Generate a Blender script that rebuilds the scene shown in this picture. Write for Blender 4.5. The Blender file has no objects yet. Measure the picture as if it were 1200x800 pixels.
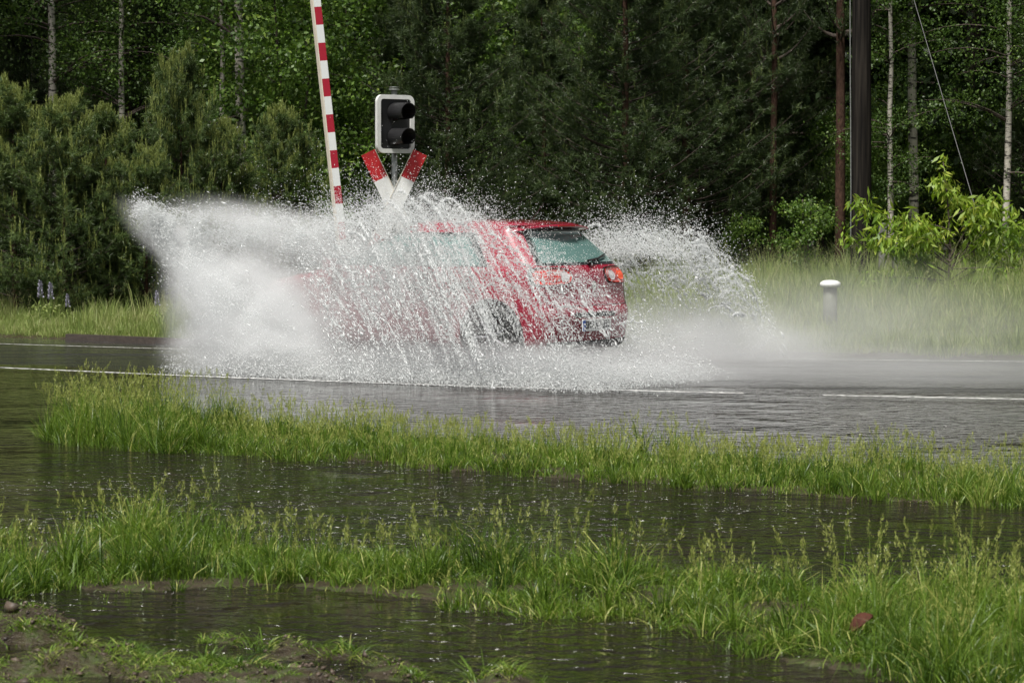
import bpy, math, random
import numpy as np
from mathutils import Vector, Matrix
R = math.radians
sc = bpy.context.scene
rng = np.random.default_rng(11); random.seed(11)

# ------------------------------------------------------------------ camera, sky, sun, exposure
F = 3000.0; HZ = 250.0; EYE = 1.5
cam = bpy.data.cameras.new('camera'); camo = bpy.data.objects.new('camera', cam); sc.collection.objects.link(camo)
cam.sensor_width = 36; cam.lens = F / 1200 * 36; cam.clip_start = .2; cam.clip_end = 3000
camo.location = (0, 0, EYE); camo.rotation_euler = (R(90) - math.atan((400 - HZ) / F), 0, 0)
cam.dof.use_dof = True; cam.dof.focus_distance = 22; cam.dof.aperture_fstop = 11
sc.camera = camo
SUN_EL, SUN_AZ = 64, 208          # azimuth from +Y clockwise: high, behind the camera on the left
w = bpy.data.worlds.new('World'); sc.world = w; w.use_nodes = True
nt = w.node_tree; bg = nt.nodes['Background']
sky = nt.nodes.new('ShaderNodeTexSky'); sky.sky_type = 'NISHITA'; sky.sun_disc = False
sky.sun_elevation = R(SUN_EL); sky.sun_rotation = R(SUN_AZ); sky.air_density = 1; sky.dust_density = 4; sky.ozone_density = 1
hsv = nt.nodes.new('ShaderNodeHueSaturation'); hsv.inputs['Saturation'].default_value = .22
nt.links.new(sky.outputs[0], hsv.inputs['Color']); nt.links.new(hsv.outputs[0], bg.inputs['Color'])
bg.inputs['Strength'].default_value = .075
sl = bpy.data.lights.new('sun', 'SUN'); so = bpy.data.objects.new('sun', sl); sc.collection.objects.link(so)
sl.energy = 4.4; sl.angle = R(11); sl.color = (1, .96, .9)
a, e = R(SUN_AZ), R(SUN_EL)
so.rotation_euler = Vector((math.sin(a) * math.cos(e), math.cos(a) * math.cos(e), math.sin(e))).to_track_quat('Z', 'Y').to_euler()
sc.view_settings.view_transform = 'Standard'; sc.view_settings.look = 'None'
sc.view_settings.exposure = 0.42; sc.view_settings.gamma = 1
sc.render.engine = 'CYCLES'; cy = sc.cycles
cy.use_denoising = True; cy.max_bounces = 8; cy.diffuse_bounces = 3; cy.glossy_bounces = 3; cy.transmission_bounces = 4
cy.volume_bounces = 4; cy.transparent_max_bounces = 12; cy.use_adaptive_sampling = True; cy.adaptive_threshold = .02
cy.volume_step_rate = 1.5; cy.caustics_reflective = False; cy.caustics_refractive = False

# ------------------------------------------------------------------ helpers
def link(o, parent=None):
    sc.collection.objects.link(o)
    if parent: o.parent = parent
    return o
def tag(o, label=None, cat=None, group=None, kind=None):
    if label: o['label'] = label
    if cat: o['category'] = cat
    if group: o['group'] = group
    if kind: o['kind'] = kind
    return o
def mesh(name, v, f, mat=None, parent=None, smooth=False, tint=None):
    """v (n,3); f (m,k) array or list of polygons"""
    v = np.asarray(v, dtype=np.float32); me = bpy.data.meshes.new(name)
    if isinstance(f, np.ndarray):
        m, k = f.shape
        me.vertices.add(len(v)); me.vertices.foreach_set('co', v.ravel())
        me.loops.add(m * k); me.loops.foreach_set('vertex_index', f.astype(np.int32).ravel())
        me.polygons.add(m); me.polygons.foreach_set('loop_start', np.arange(0, m * k, k, dtype=np.int32))
        me.update(calc_edges=True)
    else:
        me.from_pydata([tuple(p) for p in v.tolist()], [], f); me.update()
    if smooth: me.polygons.foreach_set('use_smooth', np.ones(len(me.polygons), dtype=bool))
    if tint is not None:
        at = me.attributes.new('tint', 'FLOAT', 'POINT'); at.data.foreach_set('value', np.asarray(tint, dtype=np.float32))
    if mat: me.materials.append(mat)
    o = bpy.data.objects.new(name, me)
    return link(o, parent)
def empty(name, loc, rz=0):
    o = bpy.data.objects.new(name, None); o.location = loc; o.rotation_euler = (0, 0, rz); o.empty_display_size = .2
    return link(o)
def copy_tree(o, parent=None, kids=None):
    kids = kids or KIDS
    c = o.copy(); sc.collection.objects.link(c)
    if parent: c.parent = parent
    for ch in o.children: copy_tree(ch, c)
    return c
KIDS = None
class MB:
    """collects shapes into one mesh"""
    def __init__(s): s.v = []; s.f = []; s.n = 0
    def add(s, v, f):
        v = np.asarray(v, float); s.v.append(v); s.f += [tuple(int(i) + s.n for i in q) for q in f]; s.n += len(v); return s
    def box(s, c, d, rot=None, bev=0):
        import bmesh
        bm = bmesh.new(); bmesh.ops.create_cube(bm, size=1); bmesh.ops.scale(bm, vec=d, verts=bm.verts)
        if bev: bmesh.ops.bevel(bm, geom=bm.edges[:], offset=bev, segments=2, affect='EDGES', profile=.6)
        M = Matrix.Translation(c) @ (rot.to_4x4() if rot is not None else Matrix())
        bmesh.ops.transform(bm, matrix=M, verts=bm.verts)
        bm.verts.index_update()
        s.add([tuple(v.co) for v in bm.verts], [[v.index for v in p.verts] for p in bm.faces]); bm.free(); return s
    def tube(s, pts, rad, n=10, cap=True):
        v, f = tube(pts, rad, n, cap); return s.add(v, f)
    def build2(s, other, name, mats, parent):
        n0 = len(s.f); s.add(np.concatenate(other.v), other.f); o = s.build(name, mats[0], parent, True); o.data.materials.append(mats[1])
        mi = np.zeros(len(s.f), dtype=np.int32); mi[n0:] = 1; o.data.polygons.foreach_set('material_index', mi); return o
    def build(s, name, mat=None, parent=None, smooth=False):
        return mesh(name, np.concatenate(s.v), s.f, mat, parent, smooth)
def tube(pts, rad, n=10, cap=True):
    pts = np.asarray(pts, float); m = len(pts); rad = np.broadcast_to(np.asarray(rad, float), (m,))
    T = np.gradient(pts, axis=0); T /= np.linalg.norm(T, axis=1)[:, None] + 1e-9
    up = np.array([0, 0, 1.]) if abs(T[0][2]) < .9 else np.array([1., 0, 0])
    V = []
    A = np.cross(T[0], up); A /= np.linalg.norm(A)
    for i in range(m):
        A = A - T[i] * A.dot(T[i]); A /= np.linalg.norm(A) + 1e-9; B = np.cross(T[i], A)
        th = np.arange(n) / n * 2 * np.pi
        V.append(pts[i] + rad[i] * (np.cos(th)[:, None] * A + np.sin(th)[:, None] * B))
    V = np.concatenate(V); Fc = []
    for i in range(m - 1):
        for j in range(n): Fc.append((i * n + j, i * n + (j + 1) % n, (i + 1) * n + (j + 1) % n, (i + 1) * n + j))
    if cap: Fc.append(tuple(range(n - 1, -1, -1))); Fc.append(tuple(range((m - 1) * n, m * n)))
    return V, Fc
def hash3(i, j, k, seed=0):
    h = (i * 374761393 + j * 668265263 + k * 2147483647 + seed * 974634777) & 0xffffffff
    h = ((h ^ (h >> 13)) * 1274126177) & 0xffffffff
    return ((h ^ (h >> 16)) & 0xffff) / 65535.0
def vnoise(p, seed=0):
    p = np.asarray(p, float); i = np.floor(p).astype(np.int64); f = p - i; f = f * f * (3 - 2 * f); r = 0
    for dx in (0, 1):
        for dy in (0, 1):
            for dz in (0, 1):
                wt = (f[:, 0] if dx else 1 - f[:, 0]) * (f[:, 1] if dy else 1 - f[:, 1]) * (f[:, 2] if dz else 1 - f[:, 2])
                r = r + wt * hash3(i[:, 0] + dx, i[:, 1] + dy, i[:, 2] + dz, seed)
    return r
def fbm(p, seed=0, o=3):
    p = np.asarray(p, float); r = 0; a_ = .5; t = 0
    for k in range(o): r = r + a_ * vnoise(p * 2 ** k, seed + k); t += a_; a_ *= .5
    return r / t
def sstep(x, a_, b_):
    t = np.clip((x - a_) / (b_ - a_), 0, 1); return t * t * (3 - 2 * t)
def at(px, py, d):      # a point of the place seen at px,py of the photo, d metres away
    return ((px - 600) / F * d, d, EYE - (py - HZ) / F * d)
def gx(px, d): return (px - 600) / F * d

# ------------------------------------------------------------------ materials
def newmat(name):
    m = bpy.data.materials.new(name); m.use_nodes = True; return m, m.node_tree, m.node_tree.nodes['Principled BSDF']
def N(t, ty, **kw):
    n = t.nodes.new(ty)
    for k, v in kw.items():
        if k in n.inputs.keys(): n.inputs[k].default_value = v
        else: setattr(n, k, v)
    return n
def ramp(t, src, stops):
    r = t.nodes.new('ShaderNodeValToRGB'); el = r.color_ramp.elements
    while len(el) < len(stops): el.new(.5)
    for q, (p, c) in zip(el, stops): q.position = p; q.color = (*c, 1) if len(c) == 3 else c
    t.links.new(src, r.inputs[0]); return r
def simple(name, c, rough=.5, metal=0, coat=0, noise=0, nscale=20, bump=0, spec=.5):
    m, t, p = newmat(name); p.inputs['Roughness'].default_value = rough; p.inputs['Metallic'].default_value = metal
    p.inputs['Coat Weight'].default_value = coat; p.inputs['Coat Roughness'].default_value = .06; p.inputs['Specular IOR Level'].default_value = spec
    if noise or bump:
        tc = N(t, 'ShaderNodeTexCoord'); nz = N(t, 'ShaderNodeTexNoise', Scale=nscale, Detail=6.); t.links.new(tc.outputs['Object'], nz.inputs['Vector'])
        rp = ramp(t, nz.outputs['Fac'], [(.3, tuple(x * (1 - noise) for x in c)), (.7, tuple(min(1, x * (1 + noise)) for x in c))])
        t.links.new(rp.outputs[0], p.inputs['Base Color'])
        if bump:
            b = N(t, 'ShaderNodeBump', Strength=bump, Distance=.01); t.links.new(nz.outputs['Fac'], b.inputs['Height']); t.links.new(b.outputs[0], p.inputs['Normal'])
    else: p.inputs['Base Color'].default_value = (*c, 1)
    return m
def leafmat(name, c0, c1, c2=None, trans=.35, rough=.45):
    """colour by the leaf's own tint 0..1; thin leaves let light through"""
    m, t, p = newmat(name); out = t.nodes['Material Output']
    at_ = N(t, 'ShaderNodeAttribute', attribute_name='tint')
    st = [(0., c0), (1., c1)] if c2 is None else [(0., c0), (.62, c1), (1., c2)]
    rp = ramp(t, at_.outputs['Fac'], st)
    p.inputs['Roughness'].default_value = rough; p.inputs['Specular IOR Level'].default_value = .35
    t.links.new(rp.outputs[0], p.inputs['Base Color'])
    tr = N(t, 'ShaderNodeBsdfTranslucent'); hs = N(t, 'ShaderNodeHueSaturation', Value=1.25, Saturation=1.1); t.links.new(rp.outputs[0], hs.inputs['Color'])
    t.links.new(hs.outputs[0], tr.inputs['Color'])
    mx = N(t, 'ShaderNodeMixShader'); mx.inputs[0].default_value = trans
    t.links.new(p.outputs[0], mx.inputs[1]); t.links.new(tr.outputs[0], mx.inputs[2]); t.links.new(mx.outputs[0], out.inputs['Surface'])
    return m
M = {}
M['grass'] = leafmat('wet grass', (.035, .078, .010), (.145, .235, .030), (.40, .42, .13), rough=.36)
M['verge_grass'] = leafmat('verge grass', (.13, .19, .045), (.27, .34, .10), (.42, .42, .20))
M['pine'] = leafmat('pine needles', (.038, .066, .022), (.10, .15, .045), (.34, .38, .11), trans=.3)
M['pine_dark'] = leafmat('dark pine needles', (.022, .040, .015), (.060, .092, .030), (.16, .20, .06), trans=.3)
M['broad'] = leafmat('broad leaves', (.045, .09, .018), (.12, .21, .035), (.27, .35, .08))
M['birch_leaf'] = leafmat('birch leaves', (.04, .08, .018), (.09, .16, .03), (.18, .25, .06))
M['sapling_leaf'] = leafmat('young leaves', (.10, .19, .025), (.24, .35, .045), (.42, .46, .09), trans=.4)
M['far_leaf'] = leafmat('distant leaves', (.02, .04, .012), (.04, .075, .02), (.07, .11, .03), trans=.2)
M['pine_bark'] = simple('pine bark', (.060, .034, .024), .9, spec=.15, noise=.5, nscale=14, bump=1)
M['dark_bark'] = simple('dark bark', (.06, .045, .035), .85, noise=.5, nscale=14, bump=1)
M['lupin'] = simple('lupin petals', (.38, .37, .45), .6, noise=.25, nscale=60)
M['stem'] = simple('stem', (.10, .15, .04), .6)
M['mud'] = None
def birch_bark():
    m, t, p = newmat('birch bark'); tc = N(t, 'ShaderNodeTexCoord'); mp = N(t, 'ShaderNodeMapping'); mp.inputs['Scale'].default_value = (6, 6, 22)
    nz = N(t, 'ShaderNodeTexNoise', Scale=1., Detail=5.); t.links.new(tc.outputs['Object'], mp.inputs[0]); t.links.new(mp.outputs[0], nz.inputs['Vector'])
    rp = ramp(t, nz.outputs['Fac'], [(.40, (.05, .045, .04)), (.47, (.45, .42, .36)), (.8, (.62, .58, .5))]); t.links.new(rp.outputs[0], p.inputs['Base Color'])
    p.inputs['Roughness'].default_value = .7; return m
M['birch_bark'] = birch_bark()
def ground_mat():
    m, t, p = newmat('muddy ground'); tc = N(t, 'ShaderNodeTexCoord')
    n1 = N(t, 'ShaderNodeTexNoise', Scale=9., Detail=8.); n2 = N(t, 'ShaderNodeTexNoise', Scale=60., Detail=6.); n3 = N(t, 'ShaderNodeTexNoise', Scale=1.5, Detail=3.)
    for n in (n1, n2, n3): t.links.new(tc.outputs['Object'], n.inputs['Vector'])
    r1 = ramp(t, n1.outputs['Fac'], [(.3, (.022, .016, .010)), (.50, (.050, .040, .025)), (.62, (.045, .06, .018)), (.8, (.11, .085, .06))])
    t.links.new(r1.outputs[0], p.inputs['Base Color']); p.inputs['Specular IOR Level'].default_value = .2
    r2 = ramp(t, n3.outputs['Fac'], [(.35, (.2,) * 3), (.65, (.6,) * 3)]); t.links.new(r2.outputs[0], p.inputs['Roughness'])
    ad = N(t, 'ShaderNodeMath', operation='ADD'); t.links.new(n1.outputs['Fac'], ad.inputs[0]); t.links.new(n2.outputs['Fac'], ad.inputs[1])
    b = N(t, 'ShaderNodeBump', Strength=.8, Distance=.03); t.links.new(ad.outputs[0], b.inputs['Height']); t.links.new(b.outputs[0], p.inputs['Normal'])
    return m
def ripple(t, tc, wave, ring):
    """height of wind ripples plus rings where raindrops hit"""
    mp = N(t, 'ShaderNodeMapping'); mp.inputs['Scale'].default_value = (1., 1.5, 1.); mp.inputs['Rotation'].default_value = (0, 0, R(12)); t.links.new(tc, mp.inputs[0])
    w1 = N(t, 'ShaderNodeTexNoise', Scale=7.5, Detail=3., Roughness=.5, Distortion=.5); t.links.new(mp.outputs[0], w1.inputs['Vector'])
    patch = N(t, 'ShaderNodeTexNoise', Scale=.8, Detail=3.); t.links.new(tc, patch.inputs['Vector'])
    pr = ramp(t, patch.outputs['Fac'], [(.34, (.15,) * 3), (.56, (2.3,) * 3)])
    m1 = N(t, 'ShaderNodeMath', operation='MULTIPLY'); t.links.new(w1.outputs['Fac'], m1.inputs[0]); t.links.new(pr.outputs[0], m1.inputs[1])
    sx = N(t, 'ShaderNodeSeparateXYZ'); t.links.new(tc, sx.inputs[0])      # the wake: choppier water where the car has just driven
    wk = N(t, 'ShaderNodeMapRange', interpolation_type='SMOOTHSTEP'); wk.inputs['From Min'].default_value = -1.; wk.inputs['From Max'].default_value = 3.5; wk.inputs['To Min'].default_value = .3; wk.inputs['To Max'].default_value = 3.2
    t.links.new(sx.outputs[0], wk.inputs[0])
    wy = N(t, 'ShaderNodeMapRange', interpolation_type='SMOOTHSTEP'); wy.inputs['From Min'].default_value = 16; wy.inputs['From Max'].default_value = 19; t.links.new(sx.outputs[1], wy.inputs[0])
    wm = N(t, 'ShaderNodeMix', data_type='FLOAT'); wm.inputs[2].default_value = 1.; t.links.new(wy.outputs[0], wm.inputs[0]); t.links.new(wk.outputs[0], wm.inputs[3])
    m0 = N(t, 'ShaderNodeMath', operation='MULTIPLY'); t.links.new(m1.outputs[0], m0.inputs[0]); t.links.new(wm.outputs[0], m0.inputs[1])
    m1b = N(t, 'ShaderNodeMath', operation='MULTIPLY'); m1b.inputs[1].default_value = wave; 
    gd = N(t, 'ShaderNodeVectorMath', operation='DISTANCE'); gd.inputs[1].default_value = (-.5, 13.3, 0); t.links.new(tc, gd.inputs[0])      # a gust ruffles the middle of the puddle
    gm = N(t, 'ShaderNodeMapRange', interpolation_type='SMOOTHSTEP'); gm.inputs['From Min'].default_value = .6; gm.inputs['From Max'].default_value = 2.7; gm.inputs['To Min'].default_value = 3.2; gm.inputs['To Max'].default_value = 1.; t.links.new(gd.outputs['Value'], gm.inputs[0])
    m0b = N(t, 'ShaderNodeMath', operation='MULTIPLY'); t.links.new(m0.outputs[0], m0b.inputs[0]); t.links.new(gm.outputs[0], m0b.inputs[1]); t.links.new(m0b.outputs[0], m1b.inputs[0])
    last = m1b
    for sc_, k in ((5.5, 1.), (9.5, .6)):
        vo = N(t, 'ShaderNodeTexVoronoi', Scale=sc_, voronoi_dimensions='2D'); t.links.new(tc, vo.inputs['Vector'])
        s1 = N(t, 'ShaderNodeMath', operation='MULTIPLY'); s1.inputs[1].default_value = 60; t.links.new(vo.outputs['Distance'], s1.inputs[0])
        s2 = N(t, 'ShaderNodeMath', operation='SINE'); t.links.new(s1.outputs[0], s2.inputs[0])
        fo = N(t, 'ShaderNodeMapRange', interpolation_type='SMOOTHSTEP'); fo.inputs['From Min'].default_value = .04; fo.inputs['From Max'].default_value = .30; fo.inputs['To Min'].default_value = 1; fo.inputs['To Max'].default_value = 0
        t.links.new(vo.outputs['Distance'], fo.inputs[0])
        sepc = N(t, 'ShaderNodeSeparateColor'); t.links.new(vo.outputs['Color'], sepc.inputs[0])
        gt = N(t, 'ShaderNodeMath', operation='GREATER_THAN'); gt.inputs[1].default_value = .5; t.links.new(sepc.outputs[0], gt.inputs[0])
        q1 = N(t, 'ShaderNodeMath', operation='MULTIPLY'); t.links.new(s2.outputs[0], q1.inputs[0]); t.links.new(fo.outputs[0], q1.inputs[1])
        q2 = N(t, 'ShaderNodeMath', operation='MULTIPLY'); t.links.new(q1.outputs[0], q2.inputs[0]); t.links.new(gt.outputs[0], q2.inputs[1])
        q3 = N(t, 'ShaderNodeMath', operation='MULTIPLY_ADD'); q3.inputs[1].default_value = ring * k; t.links.new(q2.outputs[0], q3.inputs[0]); t.links.new(last.outputs[0], q3.inputs[2]); last = q3
    return last.outputs[0]
def water_mat():
    m, t, p = newmat('muddy water'); tc = N(t, 'ShaderNodeTexCoord')
    p.inputs['Roughness'].default_value = .04; p.inputs['IOR'].default_value = 1.33
    n = N(t, 'ShaderNodeTexNoise', Scale=.7, Detail=3.); t.links.new(tc.outputs['Object'], n.inputs['Vector'])
    r = ramp(t, n.outputs['Fac'], [(.3, (.007, .006, .004)), (.7, (.015, .012, .007))]); t.links.new(r.outputs[0], p.inputs['Base Color'])
    h = ripple(t, tc.outputs['Object'], 1.25, .07)
    b = N(t, 'ShaderNodeBump', Strength=1., Distance=.036); t.links.new(h, b.inputs['Height']); t.links.new(b.outputs[0], p.inputs['Normal'])
    return m
def road_mat():
    m, t, p = newmat('wet asphalt'); tc = N(t, 'ShaderNodeTexCoord'); p.inputs['IOR'].default_value = 1.4
    mp = N(t, 'ShaderNodeMapping'); mp.inputs['Scale'].default_value = (.28, 1.6, 1); mp.inputs['Rotation'].default_value = (0, 0, R(22)); t.links.new(tc.outputs['Object'], mp.inputs[0])
    tr = N(t, 'ShaderNodeTexNoise', Scale=1.3, Detail=4.); t.links.new(mp.outputs[0], tr.inputs['Vector'])
    n2 = N(t, 'ShaderNodeTexNoise', Scale=160., Detail=3.); t.links.new(tc.outputs['Object'], n2.inputs['Vector'])
    r = ramp(t, n2.outputs['Fac'], [(.3, (.018, .018, .018)), (.75, (.045, .044, .042))]); t.links.new(r.outputs[0], p.inputs['Base Color'])
    rr = ramp(t, tr.outputs['Fac'], [(.35, (.07,) * 3), (.5, (.16,) * 3), (.66, (.32,) * 3)]); t.links.new(rr.outputs[0], p.inputs['Roughness'])
    h = ripple(t, tc.outputs['Object'], .35, .02)
    ad = N(t, 'ShaderNodeMath', operation='MULTIPLY_ADD'); ad.inputs[1].default_value = .02; t.links.new(n2.outputs['Fac'], ad.inputs[0]); t.links.new(h, ad.inputs[2])
    b = N(t, 'ShaderNodeBump', Strength=.8, Distance=.03); t.links.new(ad.outputs[0], b.inputs['Height']); t.links.new(b.outputs[0], p.inputs['Normal'])
    return m
def paint_mat():
    m, t, p = newmat('road paint'); tc = N(t, 'ShaderNodeTexCoord'); nz = N(t, 'ShaderNodeTexNoise', Scale=30., Detail=8.); t.links.new(tc.outputs['Object'], nz.inputs['Vector'])
    rp = ramp(t, nz.outputs['Fac'], [(.42, (.12, .12, .12)), (.56, (.7, .7, .68))]); t.links.new(rp.outputs[0], p.inputs['Base Color']); p.inputs['Roughness'].default_value = .3; return m
M['mud'] = ground_mat(); M['water'] = water_mat(); M['road'] = road_mat(); M['line'] = paint_mat()
M['kerb'] = simple('kerb stone', (.045, .035, .028), .5, noise=.3, nscale=25, bump=.4)
M['red'] = simple('red car paint', (.27, .004, .026), .3, coat=1, spec=.6)
M['black'] = simple('black plastic', (.012, .012, .013), .45)
M['rubber'] = simple('tyre rubber', (.02, .02, .02), .7, noise=.3)
M['alloy'] = simple('alloy', (.5, .5, .52), .3, metal=1)
M['white'] = simple('white enamel', (.72, .73, .71), .4, noise=.12, nscale=8)
M['cream'] = simple('cream enamel', (.72, .66, .55), .4, noise=.08, nscale=12)
M['signred'] = simple('sign red', (.44, .014, .018), .4, noise=.22, nscale=9)
M['galv'] = simple('galvanised steel', (.36, .38, .36), .45, metal=.7, noise=.2)
M['lens'] = simple('dark lens', (.03, .005, .005), .1)
M['blue'] = simple('plate blue', (.02, .10, .45), .4)
M['plate'] = simple('plate white', (.8, .8, .78), .35)
M['ink'] = simple('plate ink', (.01, .01, .01), .5)
M['chrome'] = simple('chrome', (.75, .76, .78), .12, metal=1)
M['concrete'] = simple('concrete', (.13, .14, .11), .8, noise=.2, nscale=30)
M['wood'] = simple('weathered wood', (.020, .017, .014), .9, spec=.1, noise=.5, nscale=8, bump=.8)
def grain_mat():
    m, t, p = newmat('pole wood'); tc = N(t, 'ShaderNodeTexCoord'); mp = N(t, 'ShaderNodeMapping'); mp.inputs['Scale'].default_value = (26, 26, .9); nz = N(t, 'ShaderNodeTexNoise', Scale=1., Detail=6.)
    t.links.new(tc.outputs['Object'], mp.inputs[0]); t.links.new(mp.outputs[0], nz.inputs['Vector']); rp = ramp(t, nz.outputs['Fac'], [(.32, (.006, .0055, .005)), (.5, (.015, .013, .011)), (.72, (.034, .029, .024))]); t.links.new(rp.outputs[0], p.inputs['Base Color'])
    p.inputs['Roughness'].default_value = .9; p.inputs['Specular IOR Level'].default_value = .1; b = N(t, 'ShaderNodeBump', Strength=.8, Distance=.01); t.links.new(nz.outputs['Fac'], b.inputs['Height']); t.links.new(b.outputs[0], p.inputs['Normal']); return m
M['pole'] = grain_mat()
M['greywood'] = simple('grey wood', (.22, .21, .21), .8, noise=.3, nscale=12, bump=.6)
M['deadleaf'] = simple('dead leaf', (.06, .022, .014), .8, spec=.15, noise=.3, nscale=40)
def glass_mat():
    m, t, p = newmat('car glass'); p.inputs['Base Color'].default_value = (.12, .22, .205, 1); p.inputs['Roughness'].default_value = .06
    p.inputs['Specular IOR Level'].default_value = .8; p.inputs['Coat Weight'].default_value = 1.; p.inputs['Coat IOR'].default_value = 1.8; return m
M['glass'] = glass_mat()
def tail_mat(c):
    m, t, p = newmat('lamp glass'); p.inputs['Base Color'].default_value = (*c, 1); p.inputs['Roughness'].default_value = .08; p.inputs['Coat Weight'].default_value = 1; return m
M['tailred'] = tail_mat((.5, .03, .02)); M['tailclear'] = tail_mat((.6, .55, .55))
def lit_mat():
    m, t, p = newmat('lit tail lamp'); p.inputs['Base Color'].default_value = (.6, .08, .03, 1); p.inputs['Emission Color'].default_value = (1, .13, .05, 1); p.inputs['Emission Strength'].default_value = .2; return m
M['taillit'] = lit_mat()
def drop_mat():
    m, t, p = newmat('water drops'); out = t.nodes['Material Output']
    p.inputs['Base Color'].default_value = (.93, .95, .95, 1); p.inputs['Roughness'].default_value = .12; p.inputs['Specular IOR Level'].default_value = .6
    tr = N(t, 'ShaderNodeBsdfTranslucent', Color=(.93, .95, .95, 1)); cl = N(t, 'ShaderNodeBsdfTransparent')
    mx = N(t, 'ShaderNodeMixShader'); mx.inputs[0].default_value = .5; t.links.new(p.outputs[0], mx.inputs[1]); t.links.new(tr.outputs[0], mx.inputs[2])
    m2 = N(t, 'ShaderNodeMixShader'); m2.inputs[0].default_value = .18; t.links.new(mx.outputs[0], m2.inputs[1]); t.links.new(cl.outputs[0], m2.inputs[2])
    t.links.new(m2.outputs[0], out.inputs['Surface']); return m
M['drop'] = drop_mat()

# ------------------------------------------------------------------ terrain
def interp(px, tab):
    xs, ys = zip(*tab); return np.interp(px, xs, ys)
A_F = [(-300, 725), (0, 712), (150, 702), (200, 695), (400, 704), (600, 722), (750, 738), (850, 765), (1000, 800), (1200, 850), (1500, 900)]
A_B = [(-300, 640), (0, 634), (200, 632), (350, 656), (500, 664), (700, 674), (850, 694), (1000, 708), (1200, 700), (1500, 700)]
B_F = [(38, 508), (60, 518), (100, 524), (300, 536), (500, 549), (700, 568), (850, 580), (1200, 600), (1600, 618)]
B_B = [(38, 509), (70, 503), (100, 494), (300, 503), (500, 516), (700, 530), (900, 543), (1200, 560), (1600, 575)]
MUD = [(-300, 715), (0, 722), (200, 742), (350, 758), (450, 772), (560, 806), (900, 860), (1500, 900)]
def zones(x, d):
    px = 600 + F * x / d; py = HZ + F * EYE / d
    n = (fbm(np.stack([x * 2.2, d * 2.2, x * 0], 1), 3) - .5)
    py2 = py + n * 22 * (py - 250) / 450
    def band(f, b, s): return sstep(py2, interp(px, b) - s, interp(px, b) + s) * (1 - sstep(py2, interp(px, f) - s, interp(px, f) + s))
    za = band(A_F, A_B, 6); zb = band(B_F, B_B, 3) * sstep(px, 36, 60)
    zm = sstep(py2, interp(px, MUD) - 6, interp(px, MUD) + 10)
    return za, zb, zm
NEAR = [(-60, 60), (-24, 37.5), (-14, 31.0), (-8, 26.8), (-4.94, 24.7), (-2.72, 23.3), (-.36, 22.05), (1.14, 21.45), (2.65, 20.93), (4.09, 20.5), (6.5, 19.9), (12, 18.8), (40, 14)]
FAR = [(-60, 68), (-24, 42), (-14, 34.3), (-9, 31.2), (-5.84, 29.2), (-3.3, 27.9), (0, 26.75), (2.6, 26.2), (5.2, 25.7), (12, 24.3), (40, 19.5)]
def smoothcurve(tab):
    xs = np.array([p[0] for p in tab]); ys = np.array([p[1] for p in tab]); X = np.arange(-60, 40.01, .25); Y = np.interp(X, xs, ys)
    k = np.hanning(9); k /= k.sum(); Yp = np.convolve(np.pad(Y, 4, mode='edge'), k, 'valid'); Yp[:5] = Y[:5]; Yp[-5:] = Y[-5:]; return X, Yp
NX, NY = smoothcurve(NEAR); FX, FY = smoothcurve(FAR)
near_d = lambda x: np.interp(x, NX, NY)
far_d = lambda x: np.interp(x, FX, FY)
far_edge = lambda x: far_d(x) + .45 + 1.0 * sstep(-x, 1, 6)
def ground_z(x, d):
    za, zb, zm = zones(x, d)
    n = fbm(np.stack([x * 3, d * 3, x * 0], 1), 9) - .5
    n2 = fbm(np.stack([x * 14, d * 14, x * 0], 1), 19) - .5
    z = -.07 + .080 * np.clip(za + zb, 0, 1) + .05 * n * (za + zb) + zm * (.085 + .22 * n + .05 * n2)
    fe = far_edge(x); v = sstep(d, fe + .0, fe + .35); z = z * (1 - v) + v * (.03 + .30 * sstep(d, fe + .4, fe + 8) + .10 * n * sstep(d, fe + .5, fe + 3))
    return z
xs = np.unique(np.concatenate([np.linspace(-400, -60, 10), np.linspace(-60, -10, 60), np.arange(-10, 10, .07), np.linspace(10, 60, 60), np.linspace(60, 400, 10)]))
ds = np.unique(np.concatenate([[-60, -20, 0, 3, 5], np.arange(6, 21, .06), np.arange(21, 48, .22), np.linspace(48, 100, 30), [150, 250, 500, 900]]))
X, D = np.meshgrid(xs, ds); sh = X.shape; xf, df = X.ravel(), D.ravel()
gz = np.where(df > 5.5, ground_z(xf, np.maximum(df, 5.5)), .02)
idx = np.arange(sh[0] * sh[1]).reshape(sh)
q = np.stack([idx[:-1, :-1], idx[:-1, 1:], idx[1:, 1:], idx[1:, :-1]], -1).reshape(-1, 4)
g = tag(mesh('ground', np.stack([xf, df, gz], 1), q, M['mud'], smooth=True), 'muddy ground with puddles and grassy banks', kind='structure')
# standing water
wx = np.linspace(40, -60, 1600); we = near_d(wx) + .55 + 1.1 * (fbm(np.stack([wx * .9, wx * 0, wx * 0], 1), 41, 4) - .5)
wv = np.array([(-60, 4, .008), (60, 4, .008)] + [(x, float(y), .008) for x, y in zip(wx, we)])
tag(mesh('water', wv, [list(range(len(wv)))], M['water']), 'brown rain water standing in front of the road', kind='structure')
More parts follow.
